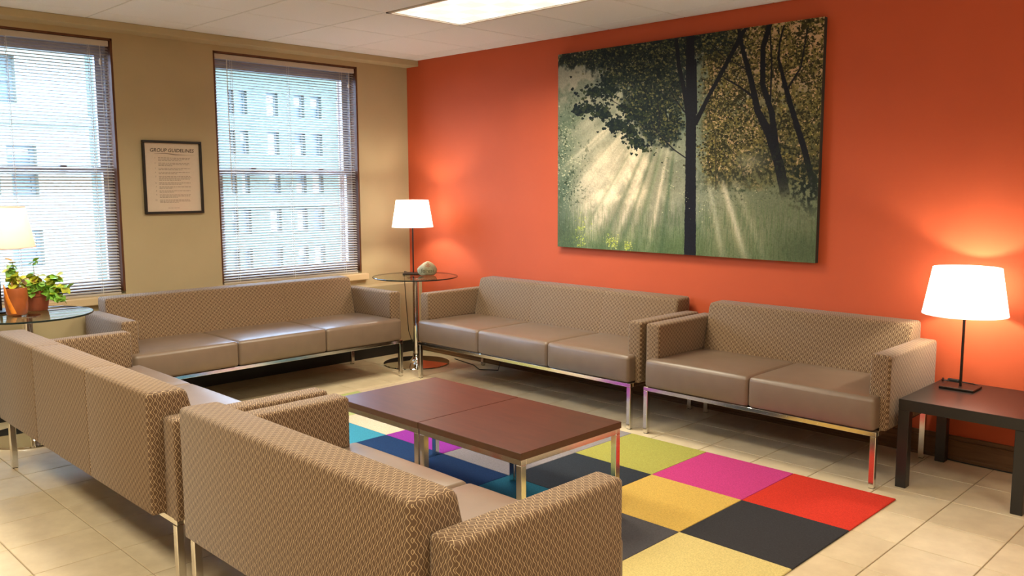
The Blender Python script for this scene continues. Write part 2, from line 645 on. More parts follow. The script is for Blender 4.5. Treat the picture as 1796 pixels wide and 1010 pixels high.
# floor: grout slab with loose ceramic tiles on it
floor = struct(part('floor', MB().box(-0.05, RX1 + .05, RY1 - .05, 0.05, -0.06, -0.004), MAT['grout']))
tm = MB().box(0.0022, T - 0.0022, 0.0022, T - 0.0022, -0.006, 0.0).mesh('tile', MAT['tile'], bevel=0.0016, seg=1)
i0, i1 = math.floor((0 - TX) / T), math.ceil((RX1 - TX) / T)
j0, j1 = math.floor((RY1 - TY) / T), math.ceil((0 - TY) / T)
cells, rest = [], MB()
for i in range(i0, i1):
    for j in range(j0, j1):
        x, y = TX + i * T, TY + j * T
        c = (x + T / 2, y + T / 2, 0)
        seen = in_view(c, 90) and x > -0.02 and x + T < RX1 and y + T < 0.02 and y > RY1
        cells.append(((c[0] - CAM.x) ** 2 + (c[1] - CAM.y) ** 2, x, y, seen))
cells.sort()
n = 0
for d, x, y, seen in cells:
    if seen and n < 296:
        link('tile', tm, floor, (x, y, 0))
        n += 1
    else:
        x0, x1, y0, y1 = max(x, 0) + .0022, min(x + T, RX1) - .0022, max(y, RY1) + .0022, min(y + T, 0) - .0022
        if x1 > x0 and y1 > y0:
            rest.box(x0, x1, y0, y1, -0.006, 0.0)
o = part('tile', rest, MAT['tile'], floor)
o['kind'] = 'stuff'

# ceiling: slab, narrow grid bars, tiles dropped between them
ceiling = struct(part('ceiling', MB().box(-0.05, RX1 + .05, RY1 - .05, 0.05, H + 0.03, H + 0.12), MAT['plenum']))
xs = [CX0 + CT * k for k in range(-3, 12)]
ys = [CY0 - CT * k for k in range(-2, 13)]
xs = [x for x in xs if 0.16 < x < RX1]
ys = [y for y in ys if RY1 < y < -0.02]
TROFFERS = [(2.22, -1.115), (2.22, -2.945), (4.66, -2.945), (2.22, -4.775), (4.66, -4.775), (7.10, -2.945)]


def under_troffer(x, y):
    return any(abs(x - a) < 0.6 and abs(y - b) < 0.3 for a, b in TROFFERS)


def bar_runs(lo, hi, cuts):
    out, z = [], lo
    for c0, c1 in sorted(cuts):
        if c0 > z:
            out.append((z, c0))
        z = max(z, c1)
    if z < hi:
        out.append((z, hi))
    return out


for x in xs:
    for c, d in bar_runs(RY1, 0, [(b - .306, b + .306) for a, b in TROFFERS if abs(x - a) < .5]):
        part('grid_bar', MB().box(x - .007, x + .007, c, d, H + .003, H + .03), MAT['gridbar'], ceiling)
for y in ys:
    for c, d in bar_runs(0, RX1, [(a - .6, a + .6) for a, b in TROFFERS if abs(y - b) < .2]):
        part('grid_bar', MB().box(c, d, y - .007, y + .007, H + .0035, H + .03), MAT['gridbar'], ceiling)


xe = [0.0] + xs + [RX1]
ye = [0.0] + ys + [RY1]
full = MB().box(0.004, CT - .004, 0.004, CT - .004, H, H + .015).mesh('ceiling_tile', MAT['ceil'], bevel=0.003, seg=1)
for a, b in zip(xe[:-1], xe[1:]):
    for c, d in zip(ye[1:], ye[:-1]):
        if under_troffer((a + b) / 2, (c + d) / 2):
            continue
        if abs(b - a - CT) < 1e-4 and abs(d - c - CT) < 1e-4:
            link('ceiling_tile', full, ceiling, (a, c, 0))
        else:
            part('ceiling_tile', MB().box(a + .004, b - .004, c + .004, d - .004, H, H + .015), MAT['ceil'], ceiling, bevel=0.003, seg=1)


def troffer(x, y, label, watts):
    t = thing('ceiling_light', label, 'ceiling light', (x, y, H))
    fr = MB()
    hw, hd = 0.605, 0.30
    for a, b, c, d in ((-hw, hw, -hd, -hd + .022), (-hw, hw, hd - .022, hd), (-hw, -hw + .022, -hd, hd), (hw - .022, hw, -hd, hd)):
        fr.box(a, b, c, d, -0.004, 0.02)
    part('frame', fr, MAT['troffer'], t)
    part('diffuser', MB().box(-hw + .022, hw - .022, -hd + .022, hd - .022, 0.004, 0.012), MAT['lens'], t)
    ld = bpy.data.lights.new('tube_light', 'AREA')
    ld.shape = 'RECTANGLE'
    ld.size, ld.size_y = 2 * hw - .06, 2 * hd - .06
    ld.energy = watts
    ld.color = TROFFER_RGB
    ld.spread = math.radians(TROFFER_SPREAD)
    lo = bpy.data.objects.new('tube_light', ld)
    COL.objects.link(lo)
    lo.parent = t
    lo.location = (0, 0, .002)
    part('housing', MB().box(-hw, hw, -hd, hd, 0.0130, 0.0295), MAT['troffer'], t)
    return t


troffer(*TROFFERS[0], 'recessed rectangular ceiling light with glowing prismatic lens, in front of red wall', TROFFER_WATTS[0])
for k, (x, y) in enumerate(TROFFERS[1:]):  # unseen fixtures on the same grid, added to light the room
    troffer(x, y, ['ceiling light over the three seat sofa at the left edge, above the frame',
                   'ceiling light over the near loveseat, above the frame',
                   'ceiling light behind the three seat sofa at the left edge, out of frame',
                   'ceiling light overhead of the viewer, out of frame',
                   'ceiling light right of the viewer, out of frame'][k], TROFFER_WATTS[k + 1])


# ------------------------------------------------------------------ windows and blinds
def make_window(idx, y0, y1):
    lining = MB()
    lining.box(-0.27, -0.004, y1 - .014, y1, WZ0 + .02, WZ1)
    lining.box(-0.27, -0.004, y0, y0 + .014, WZ0 + .02, WZ1)
    lining.box(-0.27, -0.004, y0, y1, WZ1 - .014, WZ1)
    w = struct(part('window_%d' % idx, lining, MAT['jamb']))
    part('sill', MB().box(-0.27, 0.042, y0 - .045, y1 + .045, WZ0 - .055, WZ0 - .003), MAT['sill'], w, bevel=0.006)
    # wooden bottom rail on the sill, aluminium track on the far jamb
    part('bottom_rail', MB().box(-0.16, -0.075, y0 + .014, y1 - .014, WZ0 - .003, WZ0 + .06), MAT['jamb'], w)
    for yy in (y0 + .014, y1 - .026):
        part('sash_track', MB().box(-0.135, -0.085, yy, yy + .012, WZ0 + .06, WZ1 - .014), MAT['sash'], w)
    mid = 1.535
    for nm, x, za, zb in (('lower_sash', -0.11, WZ0 + .06, mid + .02), ('upper_sash', -0.15, mid - .02, WZ1 - .014)):
        f = MB()
        ya, yb = y0 + .026, y1 - .026
        s = 0.05
        top = 0.09 if nm == 'upper_sash' else 0.035
        f.box(x, x + .03, ya, ya + s, za, zb)
        f.box(x, x + .03, yb - s, yb, za, zb)
        f.box(x, x + .03, ya + s, yb - s, za, za + .04)
        f.box(x, x + .03, ya + s, yb - s, zb - top, zb)
        so = part(nm, f, MAT['sash'], w)
        part('pane', MB().box(x + .012, x + .016, ya + s, yb - s, za + .04, zb - top), MAT['pane'], so)
        if nm == 'lower_sash':
            for q in (0.25, 0.75):
                yy = ya + (yb - ya) * q
                part('sash_lock', MB().box(x + .005, x + .04, yy - .02, yy + .02, zb, zb + .012), MAT['bronze'], so)
    return w


def slat_mesh(y0, y1, tilt=0.36, wd=0.026):
    m = MB()
    sec = []
    for k in range(5):
        t = -1 + k * 0.5
        x, z = t * wd / 2, 0.0022 * (1 - t * t)
        sec.append((x * math.cos(tilt) + z * math.sin(tilt), z * math.cos(tilt) - x * math.sin(tilt)))
    for yy in (y0, y1):
        for off in (0.0, -0.0006):
            for x, z in sec:
                m.v.append((x, yy, z + off))
    for k in range(4):
        m.f.append((k, k + 1, 10 + k + 1, 10 + k))
        m.f.append((5 + k, 15 + k, 15 + k + 1, 5 + k + 1))
    m.f += [(0, 10, 15, 5), (4, 9, 19, 14), (0, 5, 6, 7, 8, 9, 4, 3, 2, 1), (10, 11, 12, 13, 14, 19, 18, 17, 16, 15)]
    m.mi = [0] * len(m.f)
    return m.mesh('slat', MAT['blind'], smooth=True)


def make_blind(y0, y1, label):
    b = thing('window_blind', label, 'blind', (-0.033, (y0 + y1) / 2, WZ1))
    h = (y1 - y0) / 2 - 0.020
    part('headrail', MB().box(-.018, .018, -h, h, -.052, -.016), MAT['blind'], b, bevel=.002)
    sm = slat_mesh(-h + .003, h - .003)
    z = -0.066
    while WZ1 + z > WZ0 + 0.016:
        link('slat', sm, b, (0, 0, z))
        z -= 0.0195
    zb = z
    part('bottom_bar', MB().box(-.013, .013, -h + .003, h - .003, zb - .006, zb + .008), MAT['blind'], b, bevel=.002)
    for q in (-0.78, 0.0, 0.80):
        part('ladder_cord', MB().box(-.0150, -.0138, q * h - .0015, q * h + .0015, zb, -.052).box(.0138, .0150, q * h - .0015, q * h + .0015, zb, -.052), MAT['cord'], b)
    part('pull_cord', MB().tube([(.019, h - .055, -.05), (.019, h - .052, -.5), (.019, h - .048, -1.15)], .0016, 5), MAT['cord'], b)
    part('cord_tassel', MB().lathe([(.003, 0), (.008, .006), (.008, .03), (.003, .04)], 8, True, True, (.020, h - .058, -.175)), MAT['cord'], b)
    part('tilt_wand', MB().tube([(.019, -h + .09, -.05), (.020, -h + .092, -1.0)], .0032, 6), MAT['cord'], b)
    return b


make_window(1, *WY[1])
make_window(2, *WY[0])
make_blind(*WY[1], 'cream horizontal slat blind over the left window, behind the plants')
make_blind(*WY[0], 'cream horizontal slat blind over the window above the far sofa')


# ------------------------------------------------------------------ buildings outside
def building(name, label, mat, x, y0, y1, z0, z1, wins, depth, ledges, trim):
    b = thing(name, label, 'building', (x, (y0 + y1) / 2, z0))
    ox, oy, oz = x, (y0 + y1) / 2, z0
    # facade wall with real openings: columns of cells between sorted cuts
    cy = sorted(set([y0, y1] + [w[0] for w in wins] + [w[1] for w in wins]))
    m = MB()
    for a, c in zip(cy[:-1], cy[1:]):
        holes = sorted((w[2], w[3]) for w in wins if w[0] <= a + 1e-6 and w[1] >= c - 1e-6)
        z = z0
        for h0, h1 in holes:
            if h0 > z:
                m.box(x - .35 - ox, x - ox, a - oy, c - oy, z - oz, h0 - oz)
            z = max(z, h1)
        if z < z1:
            m.box(x - .35 - ox, x - ox, a - oy, c - oy, z - oz, z1 - oz)
    part('wall', m, mat, b)
    part('rear_wall', MB().box(-depth, -.36, y0 - oy, y1 - oy, 0, z1 - oz), mat, b)
    for z, h in ledges:
        part('ledge', MB().box(0, .14, y0 - oy, y1 - oy, z - oz, z + h - oz), trim, b)
    for (a, c, h0, h1, kind) in wins:
        f = MB()
        s = 0.07
        xa, xb = -.28, -.20
        A, C_, P, Q = a - oy, c - oy, h0 - oz, h1 - oz
        f.box(xa, xb, A, A + s, P, Q).box(xa, xb, C_ - s, C_, P, Q).box(xa, xb, A + s, C_ - s, P, P + s).box(xa, xb, A + s, C_ - s, Q - s, Q)
        f.box(xa, xb, A + s, C_ - s, (P + Q) / 2 - s / 2, (P + Q) / 2 + s / 2)
        wf = part('window', f, MAT['winframe'], b)
        md = (P + Q) / 2
        up, lo = {'d': ('pane_dark', 'pane_dark'), 'b': ('pane_blind', 'pane_blind'), 'u': ('pane_blind', 'pane_dark'), 'l': ('pane_dark', 'pane_blind')}[kind]
        part('pane', MB().box(-.25, -.24, A + s, C_ - s, md + s / 2, Q - s), MAT[up], wf)
        part('pane', MB().box(-.25, -.24, A + s, C_ - s, P + s, md - s / 2), MAT[lo], wf)
    return b


def on_x(x, u, v):
    d = CF + CR * ((u - IW / 2 - PPX) / FPX) - CU * ((v - IH / 2 - PPY) / FPX)
    q = CAM + d * ((x - CAM.x) / d.x)
    return q.y, q.z


BXA, BXB = -12.0, -25.0
MAT['asphalt'] = plain('street_asphalt', (0.10, 0.10, 0.10), 0.9, noise=0.2, nscale=3)
struct(part('ground', MB().box(-160, -.35, -120, 160, -9.3, -9.0), MAT['asphalt']))  # unseen street plane, added to block sky light coming from below
wa = []
for (u0, v0, u1, v1, k) in ((-34, 92, 30, 180, 'd'), (10, 252, 66, 292, 'u'), (20, 303, 70, 345, 'd'), (-62, 303, 3, 345, 'd'), (20, 405, 80, 468, 'u'), (-62, 405, 0, 468, 'd')):
    a, t0 = on_x(BXA, u0, v0)
    c, t1 = on_x(BXA, u1, v1)
    wa.append((a, c, t1, t0, k))
yr = on_x(BXA, 157, 250)[0]
lz = on_x(BXA, 80, 217)[1]
building('office_building', 'pale concrete building with square windows seen through the left blind', MAT['concrete'], BXA, -5.0, yr, -9, 9, wa, 9.0, [(lz, .14)], MAT['stonetrim'])
wb = []
cols = [(400, 411), (420, 434), (468, 488), (516, 534), (545, 564), (590, 606)]
kinds = ['dllud', 'dubdd', 'bbubd', 'ullbu', 'udbdb', 'bdudb']
for ci, (u0, u1) in enumerate(cols):
    for ri in range(7):
        v0 = 154 + 51.5 * ri
        a, t0 = on_x(BXB, u0, 200)
        c, _ = on_x(BXB, u1, 200)
        zt = 5.05 - ri * 1.52
        wb.append((a, c, zt - .92, zt, kinds[ci][ri % 5]))
building('apartment_building', 'grey green masonry building with rows of windows seen through the right blind', MAT['greystone'], BXB, 6.6, 24.0, -9, 9.5, wb, 9.0, [(0.62, .16), (5.9, .2)], MAT['stonetrim'])


# ------------------------------------------------------------------ sofas
MODULE, ARM, ARM_LOW = 0.634, 0.098, 0.040
SEAT_Z, ARM_Z, BACK_Z, BASE_Z = 0.438, 0.635, 0.720, 0.275


def extrude_profile(prof, xs_, mat, name, parent, seams=(), rad=0.018, along='x'):
    """closed (y,z) profile swept along x, with rounded ends and shallow sewn seams"""
    m = MB()
    cyc = len(prof)
    cy = sum(p[0] for p in prof) / cyc
    cz = sum(p[1] for p in prof) / cyc
    st = []
    x0, x1 = xs_

    def inset(p, d):
        # move a profile point inward by d
        v = Vector((p[0] - cy, p[1] - cz))
        sy = 1 - d / 0.07
        sz = 1 - d / 0.22
        return (cy + v.x * sy, cz + v.y * sz)

    for t, d in ((0.0, rad), (0.12 * rad, rad * .62), (0.35 * rad, rad * .28), (rad, 0.0)):
        st.append((x0 + t, d))
    for s in seams:
        st += [(s - .010, 0.0), (s - .004, .0005), (s, .0022), (s + .004, .0005), (s + .010, 0.0)]
    for t, d in ((rad, 0.0), (0.35 * rad, rad * .28), (0.12 * rad, rad * .62), (0.0, rad)):
        st.append((x1 - t, d))
    for x, d in st:
        for p in prof:
            q = inset(p, d)
            m.v.append((x, q[0], q[1]))
    for i in range(len(st) - 1):
        for k in range(cyc):
            j = (k + 1) % cyc
            m.f.append((i * cyc + k, i * cyc + j, (i + 1) * cyc + j, (i + 1) * cyc + k))
    m.f.append(tuple(range(cyc)))
    m.f.append(tuple((len(st) - 1) * cyc + k for k in reversed(range(cyc))))
    m.mi = [0] * len(m.f)
    me = m.mesh(name, mat, smooth=True, uv=along)
    return link(name, me, parent)


def round_poly(pts, rads, n=4):
    out = []
    k = len(pts)
    for i in range(k):
        p = Vector(pts[i])
        a = (Vector(pts[i - 1]) - p)
        b = (Vector(pts[(i + 1) % k]) - p)
        r = rads[i]
        pa, pb = p + a.normalized() * r, p + b.normalized() * r
        for t in range(n + 1):
            s = t / n
            out.append(tuple(pa * (1 - s) ** 2 + p * 2 * s * (1 - s) + pb * s * s))
    return out


def make_sofa(n, name, label, loc, rz):
    W = MODULE * n + 0.135
    s = thing(name, label, 'sofa', loc, rz)
    hw = W / 2
    # backrest between the arms
    prof = round_poly([(0, BASE_Z + .006), (0, BACK_Z), (-.142, BACK_Z - .004), (-.215, SEAT_Z - .02), (-.215, BASE_Z + .006)],
                      [.012, .020, .022, .015, .012])
    bx = hw - ARM + .002
    sw = (W - 2 * ARM_LOW) / n
    seams = [-hw + ARM_LOW + sw * i for i in range(1, n)] if n == 3 else []
    extrude_profile(prof, (-bx, bx), MAT['fabric'], 'backrest', s, seams)
    # arms: a full-width block above the seat, a narrow panel beside it
    for sg in (-1, 1):
        a0, a1 = (-hw, -hw + ARM) if sg < 0 else (hw - ARM, hw)
        l0, l1 = (-hw, -hw + ARM_LOW) if sg < 0 else (hw - ARM_LOW, hw)
        o_, i_, l_ = (a0, a1, l1) if sg < 0 else (a1, a0, l0)
        sec = [(o_, BASE_Z), (o_, ARM_Z), (i_, ARM_Z), (i_, SEAT_Z - .004), (l_, SEAT_Z - .004), (l_, BASE_Z)]
        m = MB()
        for yy in (-.660, -.048):
            m.v += [(x, yy, z) for x, z in sec]
        m.f = [(k, (k + 1) % 6, 6 + (k + 1) % 6, 6 + k) for k in range(6)] + [(0, 1, 4, 5), (1, 2, 3, 4), (6, 7, 10, 11), (7, 8, 9, 10)]
        m.mi = [0] * len(m.f)
        bm = bmesh.new()
        vs = [bm.verts.new(p) for p in m.v]
        for f in m.f:
            bm.faces.new([vs[k] for k in f])
        bmesh.ops.recalc_face_normals(bm, faces=bm.faces)
        bmesh.ops.bevel(bm, geom=[e for e in bm.edges if e.calc_face_angle(0) > .5 and all(abs(v.co.x - l_) > 1e-5 for v in e.verts)],
                        offset=.016, segments=4, profile=.5, affect='EDGES', clamp_overlap=True)
        # behind the cushions the arm is full width down to the frame
        fx = sorted((i_, l_))
        fz0, fz1 = BASE_Z + .004, SEAT_Z - .004
        q = [bm.verts.new((x, y, z)) for x in fx for y in (-.185, -.048) for z in (fz0, fz1)]
        for f in ((0, 1, 3, 2), (4, 6, 7, 5), (0, 4, 5, 1), (2, 3, 7, 6), (0, 2, 6, 4), (1, 5, 7, 3)):
            bm.faces.new([q[k] for k in f])
        bmesh.ops.recalc_face_normals(bm, faces=bm.faces)
        me = bm_mesh(bm, 'armrest', MAT['fabric'], uv='y')
        me.set_sharp_from_angle(angle=math.radians(50))
        link('armrest', me, s)
    # seat cushions
    for i in range(n):
        x0 = -hw + ARM_LOW + sw * i
        bm = softbox(x0 + .0005, x0 + sw - .0005, -.722, -.19, BASE_Z + .001, SEAT_Z - .002, .020, crown=.010, front=.008)
        link('seat_cushion', bm_mesh(bm, 'seat_cushion', MAT['vinyl']), s)
    # steel frame and legs
    lx = MODULE * n / 2 + .0225 + .014
    fr = MB()
    t = .026
    fr.box(-lx, lx, -.716, -.716 + t, BASE_Z - .022, BASE_Z)
    fr.box(-lx, lx, -.079, -.079 + t, BASE_Z - .022, BASE_Z)
    fr.box(-lx, -lx + t, -.69, -.079, BASE_Z - .022, BASE_Z)
    fr.box(lx - t, lx, -.69, -.079, BASE_Z - .022, BASE_Z)
    part('frame', fr, MAT['chrome'], s, bevel=.0015, seg=1)
    part('seat_deck', MB().box(-lx + t, lx - t, -.69, -.079, BASE_Z - .016, BASE_Z - .002), MAT['basedark'], s)
    for sx in (-1, 1):
        for y in (-.716, -.079):
            x = -lx if sx < 0 else lx - .028
            lg = part('leg', MB().box(x, x + .028, y, y + .028, .003, BASE_Z - .022), MAT['chrome'], s, bevel=.002, seg=1)
            part('glide', MB().box(x + .003, x + .025, y + .003, y + .025, 0, .003), MAT['rubber'], lg)
    return s


make_sofa(3, 'three_seat_sofa', 'brown three seat sofa along the window wall, facing into the room', (.175, -1.766, 0), PI / 2)
make_sofa(3, 'three_seat_sofa', 'brown three seat sofa against the red wall, left of the loveseat', (2.014, -.03, 0), 0)
make_sofa(2, 'loveseat_sofa', 'brown two seat sofa against the red wall beside the black end table', (3.766, -.03, 0), 0)
make_sofa(3, 'three_seat_sofa', 'brown three seat sofa seen from behind at the left edge', (2.130, -3.534, 0), PI)
make_sofa(2, 'loveseat_sofa', 'brown two seat sofa seen from behind, nearest the viewer', (3.895, -3.534, 0), PI)


# ------------------------------------------------------------------ rug
rug = thing('area_rug', 'checkered rug of bright carpet tiles under the two coffee tables', 'rug', (4.5676, -.8104, 0), .0015)
ROWS = [['red', 'magenta', 'green', 'gray', 'teal', 'black', 'cream'],
        ['black', 'orange', 'charcoal', 'gray', 'purple', 'cream', 'lime'],
        ['yellow', 'darkgray', 'tealdark', 'navy', 'navy', 'teal', 'orange'],
        ['teal', 'magenta', 'lime', 'red', 'cream', 'green', 'gray']]
rm = {}
for j, row in enumerate(ROWS):
    for i, c in enumerate(row):
        if c not in rm:
            rm[c] = MB().box(-.499, -.001, -.499, -.001, 0.0005, .0075).mesh('carpet_tile', RUGM[c], bevel=.002, seg=1)
        link('carpet_tile', rm[c], rug, (-.5 * i, -.5 * j, 0))


# ------------------------------------------------------------------ coffee tables
def coffee_table(x0, x1, y0, y1, label):
    z = .420
    cx, cy = (x0 + x1) / 2, (y0 + y1) / 2
    hx, hy = (x1 - x0) / 2, (y1 - y0) / 2
    t = thing('coffee_table', label, 'coffee table', (cx, cy, .0075))
    dz = -.0075
    top = MB().box(-hx, hx, -hy, hy, z - .028 + dz, z + dz)
    o = part('tabletop', top, [MAT['cherry'], MAT['cherryedge']], t, bevel=.0015, seg=1)
    for p in o.data.polygons:
        p.material_index = 0 if p.normal.z > .5 else 1
    f = MB()
    i, w = .004, .028
    za, zb = z - .052 + dz, z - .028 + dz
    f.box(-hx + i, hx - i, -hy + i, -hy + i + w, za, zb).box(-hx + i, hx - i, hy - i - w, hy - i, za, zb)
    f.box(-hx + i, -hx + i + w, -hy + i + w, hy - i - w, za, zb).box(hx - i - w, hx - i, -hy + i + w, hy - i - w, za, zb)
    part('frame', f, MAT['chrome'], t, bevel=.0015, seg=1)
    for sx in (-1, 1):
        for sy in (-1, 1):
            a = -hx + i if sx < 0 else hx - i - w
            b = -hy + i if sy < 0 else hy - i - w
            part('leg', MB().box(a, a + w, b, b + w, 0, za), MAT['chrome'], t, bevel=.0015, seg=1)
    return t


coffee_table(2.535, 3.155, -2.445, -1.83, 'square cherry coffee table with steel legs, farther one of the pair')
coffee_table(3.158, 3.778, -2.445, -1.83, 'square cherry coffee table with steel legs, nearer the loveseats')


# ------------------------------------------------------------------ round glass side tables
def glass_table(x, y, label):
    t = thing('glass_side_table', label, 'side table', (x, y, 0))
    g = MB().lathe([(.3, GLASS_Z - .010), (.336, GLASS_Z - .010), (.340, GLASS_Z - .007), (.340, GLASS_Z - .003), (.336, GLASS_Z), (.3, GLASS_Z)], 72, True, True)
    o = part('glass_top', g, [MAT['tableglass'], MAT['glassedge']], t)
    for p in o.data.polygons:
        p.material_index = 0 if abs(p.normal.z) > .9 else 1
    part('mounting_plate', MB().lathe([(.07, GLASS_Z - .017), (.07, GLASS_Z - .010)], 32, True, True), MAT['mirror'], t)
    part('column', MB().lathe([(.027, .02), (.027, GLASS_Z - .017)], 28), MAT['mirror'], t, smooth=True)
    part('base', MB().lathe([(.262, 0), (.266, .004), (.264, .010), (.235, .0145), (.10, .018), (.055, .026), (.034, .05), (.028, .085)], 64, True), MAT['mirror'], t, smooth=True)
    return t


glass_table(.600, -.420, 'round glass side table on chrome pedestal in the corner by the red wall')
glass_table(.612, -3.217, 'round glass side table on chrome pedestal holding the potted plants')

# ------------------------------------------------------------------ black end table
EX0, EX1, EY0, EY1, EZ = 4.490, 5.035, -.630, -.052, .427
t = thing('end_table', 'square black end table with thick legs beside the loveseat', 'end table', (EX0, EY0, 0))
dx, dy = EX1 - EX0, EY1 - EY0
part('tabletop', MB().box(0, dx, 0, dy, EZ - .052, EZ), MAT['blackwood'], t, bevel=.002, seg=1)
for a in (0, dx - .05):
    for b in (0, dy - .05):
        part('leg', MB().box(a + .0005, a + .0495, b + .0005, b + .0495, 0, EZ - .052), MAT['blackwood'], t, bevel=.002, seg=1)


# ------------------------------------------------------------------ lamps
def table_lamp(x, y, z, rb, rt, z0, z1, label, shade, watts, cord_pts, rz=0.0, switch=None, drop=None):
    t = thing('table_lamp', label, 'lamp', (x, y, z), rz)
    part('base', MB().box(-.080, .080, -.068, .068, 0, .012), MAT['bronze'], t, bevel=.003, seg=2)
    part('stem', MB().box(-.0055, .0055, -.0055, .0055, .012, z1 - .03), MAT['bronze'], t, bevel=.001, seg=1)
    sh = part('shade', MB().lathe([(rb, z0), (rb * .7 + rt * .3, z0 * .7 + z1 * .3), (rb * .3 + rt * .7, z0 * .3 + z1 * .7), (rt, z1)], 64), shade, t, smooth=True)
    for r, zz in ((rb, z0), (rt, z1)):
        rim = MB()
        rim.lathe([(r - .0015, zz - .002), (r + .0015, zz - .002), (r + .0015, zz + .002), (r - .0015, zz + .002), (r - .0015, zz - .002)], 64)
        part('rim', rim, shade, sh)
    sp = MB()
    for k in range(3):
        a = k * 2 * PI / 3 + .4
        sp.tube([(0, 0, z1 - .03), (rt * math.cos(a), rt * math.sin(a), z1 - .004)], .0018, 5)
    part('spider', sp, MAT['bronze'], sh)
    part('socket', MB().lathe([(.016, 0), (.018, .01), (.018, .05), (.014, .06)], 16, True, True, (0, 0, z0 + .02)), MAT['bronze'], t, smooth=True)
    ld = bpy.data.lights.new('bulb', 'POINT')
    ld.energy = watts
    ld.color = LAMP_RGB
    ld.shadow_soft_size = .032
    lo = bpy.data.objects.new('bulb', ld)
    COL.objects.link(lo)
    lo.parent = t
    lo.location = (0, 0, z0 + .118)
    if cord_pts:
        part('cord', MB().tube(cord_pts, .0032, 6), MAT['rubber'], t, smooth=True)
    if drop:
        tag(part('power_cord', MB().tube(drop[0], .0032, 6), MAT['rubber'], smooth=True), drop[1], 'cord')
    if switch:
        part('switch', MB().box(switch[0] - .028, switch[0] + .028, switch[1] - .010, switch[1] + .010, 0, .018), MAT['rubber'], t, bevel=.004)
    return t


table_lamp(4.628, -.208, EZ, .192, .153, .372, .598, 'table lamp with white shade on the black end table', MAT['shade'], LAMP_WATTS,
           [(.02, .068, .006), (.05, .10, .004), (.02, .125, .004), (-.05, .120, .008), (-.11, .10, .008), (-.126, .12, .004), (-.128, .150, .0035)],
           drop=([(4.496, -.047, EZ + .0035), (4.490, -.042, EZ + .003), (4.482, -.038, EZ - .03), (4.486, -.036, EZ - .12), (4.474, -.036, EZ - .19), (4.492, -.038, EZ - .27),
                  (4.500, -.040, .06), (4.515, -.042, .006), (4.56, -.040, .0042), (4.66, -.046, .0042), (4.78, -.0475, .0042), (4.90, -.046, .0042), (5.05, -.042, .0042), (5.25, -.045, .0042)],
                 'black lamp cord hanging behind the black end table to the floor'),
           switch=(-.068, .115))
table_lamp(.470, -.335, GLASS_Z, .166, .130, .385, .600, 'small white shaded table lamp in the room corner', MAT['shade'], LAMP_WATTS * .8,
           [tuple(Matrix.Rotation(-PI / 4, 3, 'Z') @ Vector((x - .470, y + .335, z - GLASS_Z))) for x, y, z in
            ((.44, -.335, .716), (.38, -.31, .714), (.31, -.285, .714), (.285, -.275, .714))],
           drop=([(.262, -.265, .713), (.248, -.258, .68), (.252, -.25, .5), (.246, -.22, .2), (.25, -.16, .02)],
                 'thin black cord dropping from the corner glass table'), rz=PI / 4)
table_lamp(.440, -3.300, GLASS_Z, .196, .156, .372, .600, 'table lamp with cream shade cut by the left edge', MAT['shadewarm'], LAMP_WATTS * .16, None, rz=.3)

# floor cord behind the far sofa
tag(part('floor_cord', MB().tube([(.70, -.10, .004), (1.0, -.16, .004), (1.15, -.24, .004), (1.28, -.16, .004), (1.22, -.08, .05), (1.35, -.05, .09)], .004, 6), MAT['rubber'], smooth=True),
    'black power cord on the floor under the sofa by the corner', 'cord')

# ------------------------------------------------------------------ stone
sb = bmesh.new()
bmesh.ops.create_icosphere(sb, subdivisions=4, radius=1)
for v in sb.verts:
    x, y, z = v.co
    w = 1.0
    px = x * .073
    if z > 0:
        px = px * (1 - .30 * z) + .006 * z
        pz = z * .062
    else:
        pz = max(z * .062, -.050 + .006 * (x * x + y * y))
    px += .006 * (1 - z) * x
    py = y * .050 * (1 - .25 * max(z, 0))
    k = 1 + .035 * math.sin(5 * x + 2 * z) * math.cos(4 * y + 1)
    v.co = (px * k, py * k, pz * k + .050)
mz = min(v.co.z for v in sb.verts)
for v in sb.verts:
    v.co.z -= mz
bvh = BVHTree.FromBMesh(sb)
stone_me = bm_mesh(sb, 'boulder', MAT['stone'])
STX, STY = .628, -.318
stone = thing('engraved_stone', 'rounded grey stone engraved with a leaf on the corner glass table', 'stone', (STX, STY, GLASS_Z), math.atan2(CAM.y - STY, CAM.x - STX) + PI / 2)
link('boulder', stone_me, stone)


def text_mesh(txt, size, shear=0.0, bold=0.0, align='CENTER', spacing=1.0):
    cu = bpy.data.curves.new('txt', 'FONT')
    cu.body = txt
    cu.size = size
    cu.shear = shear
    cu.align_x = align
    cu.offset = bold
    cu.space_character = spacing
    ob = bpy.data.objects.new('txt', cu)
    COL.objects.link(ob)
    bpy.context.view_layer.update()
    me = bpy.data.meshes.new_from_object(ob.evaluated_get(bpy.context.evaluated_depsgraph_get()))
    bpy.data.objects.remove(ob)
    bpy.data.curves.remove(cu)
    return me


def wrap_on_stone(me, cx, cz):
    """lay a flat mesh (x right, y up) on the front (-y) of the stone, 0.4 mm proud"""
    for v in me.vertices:
        x, z = v.co.x + cx, v.co.y + cz
        hit = bvh.ray_cast(Vector((x, -1, z)), Vector((0, 1, 0)))
        y = hit[0].y if hit[0] is not None else -.03
        v.co = (x, y - .0006, z)


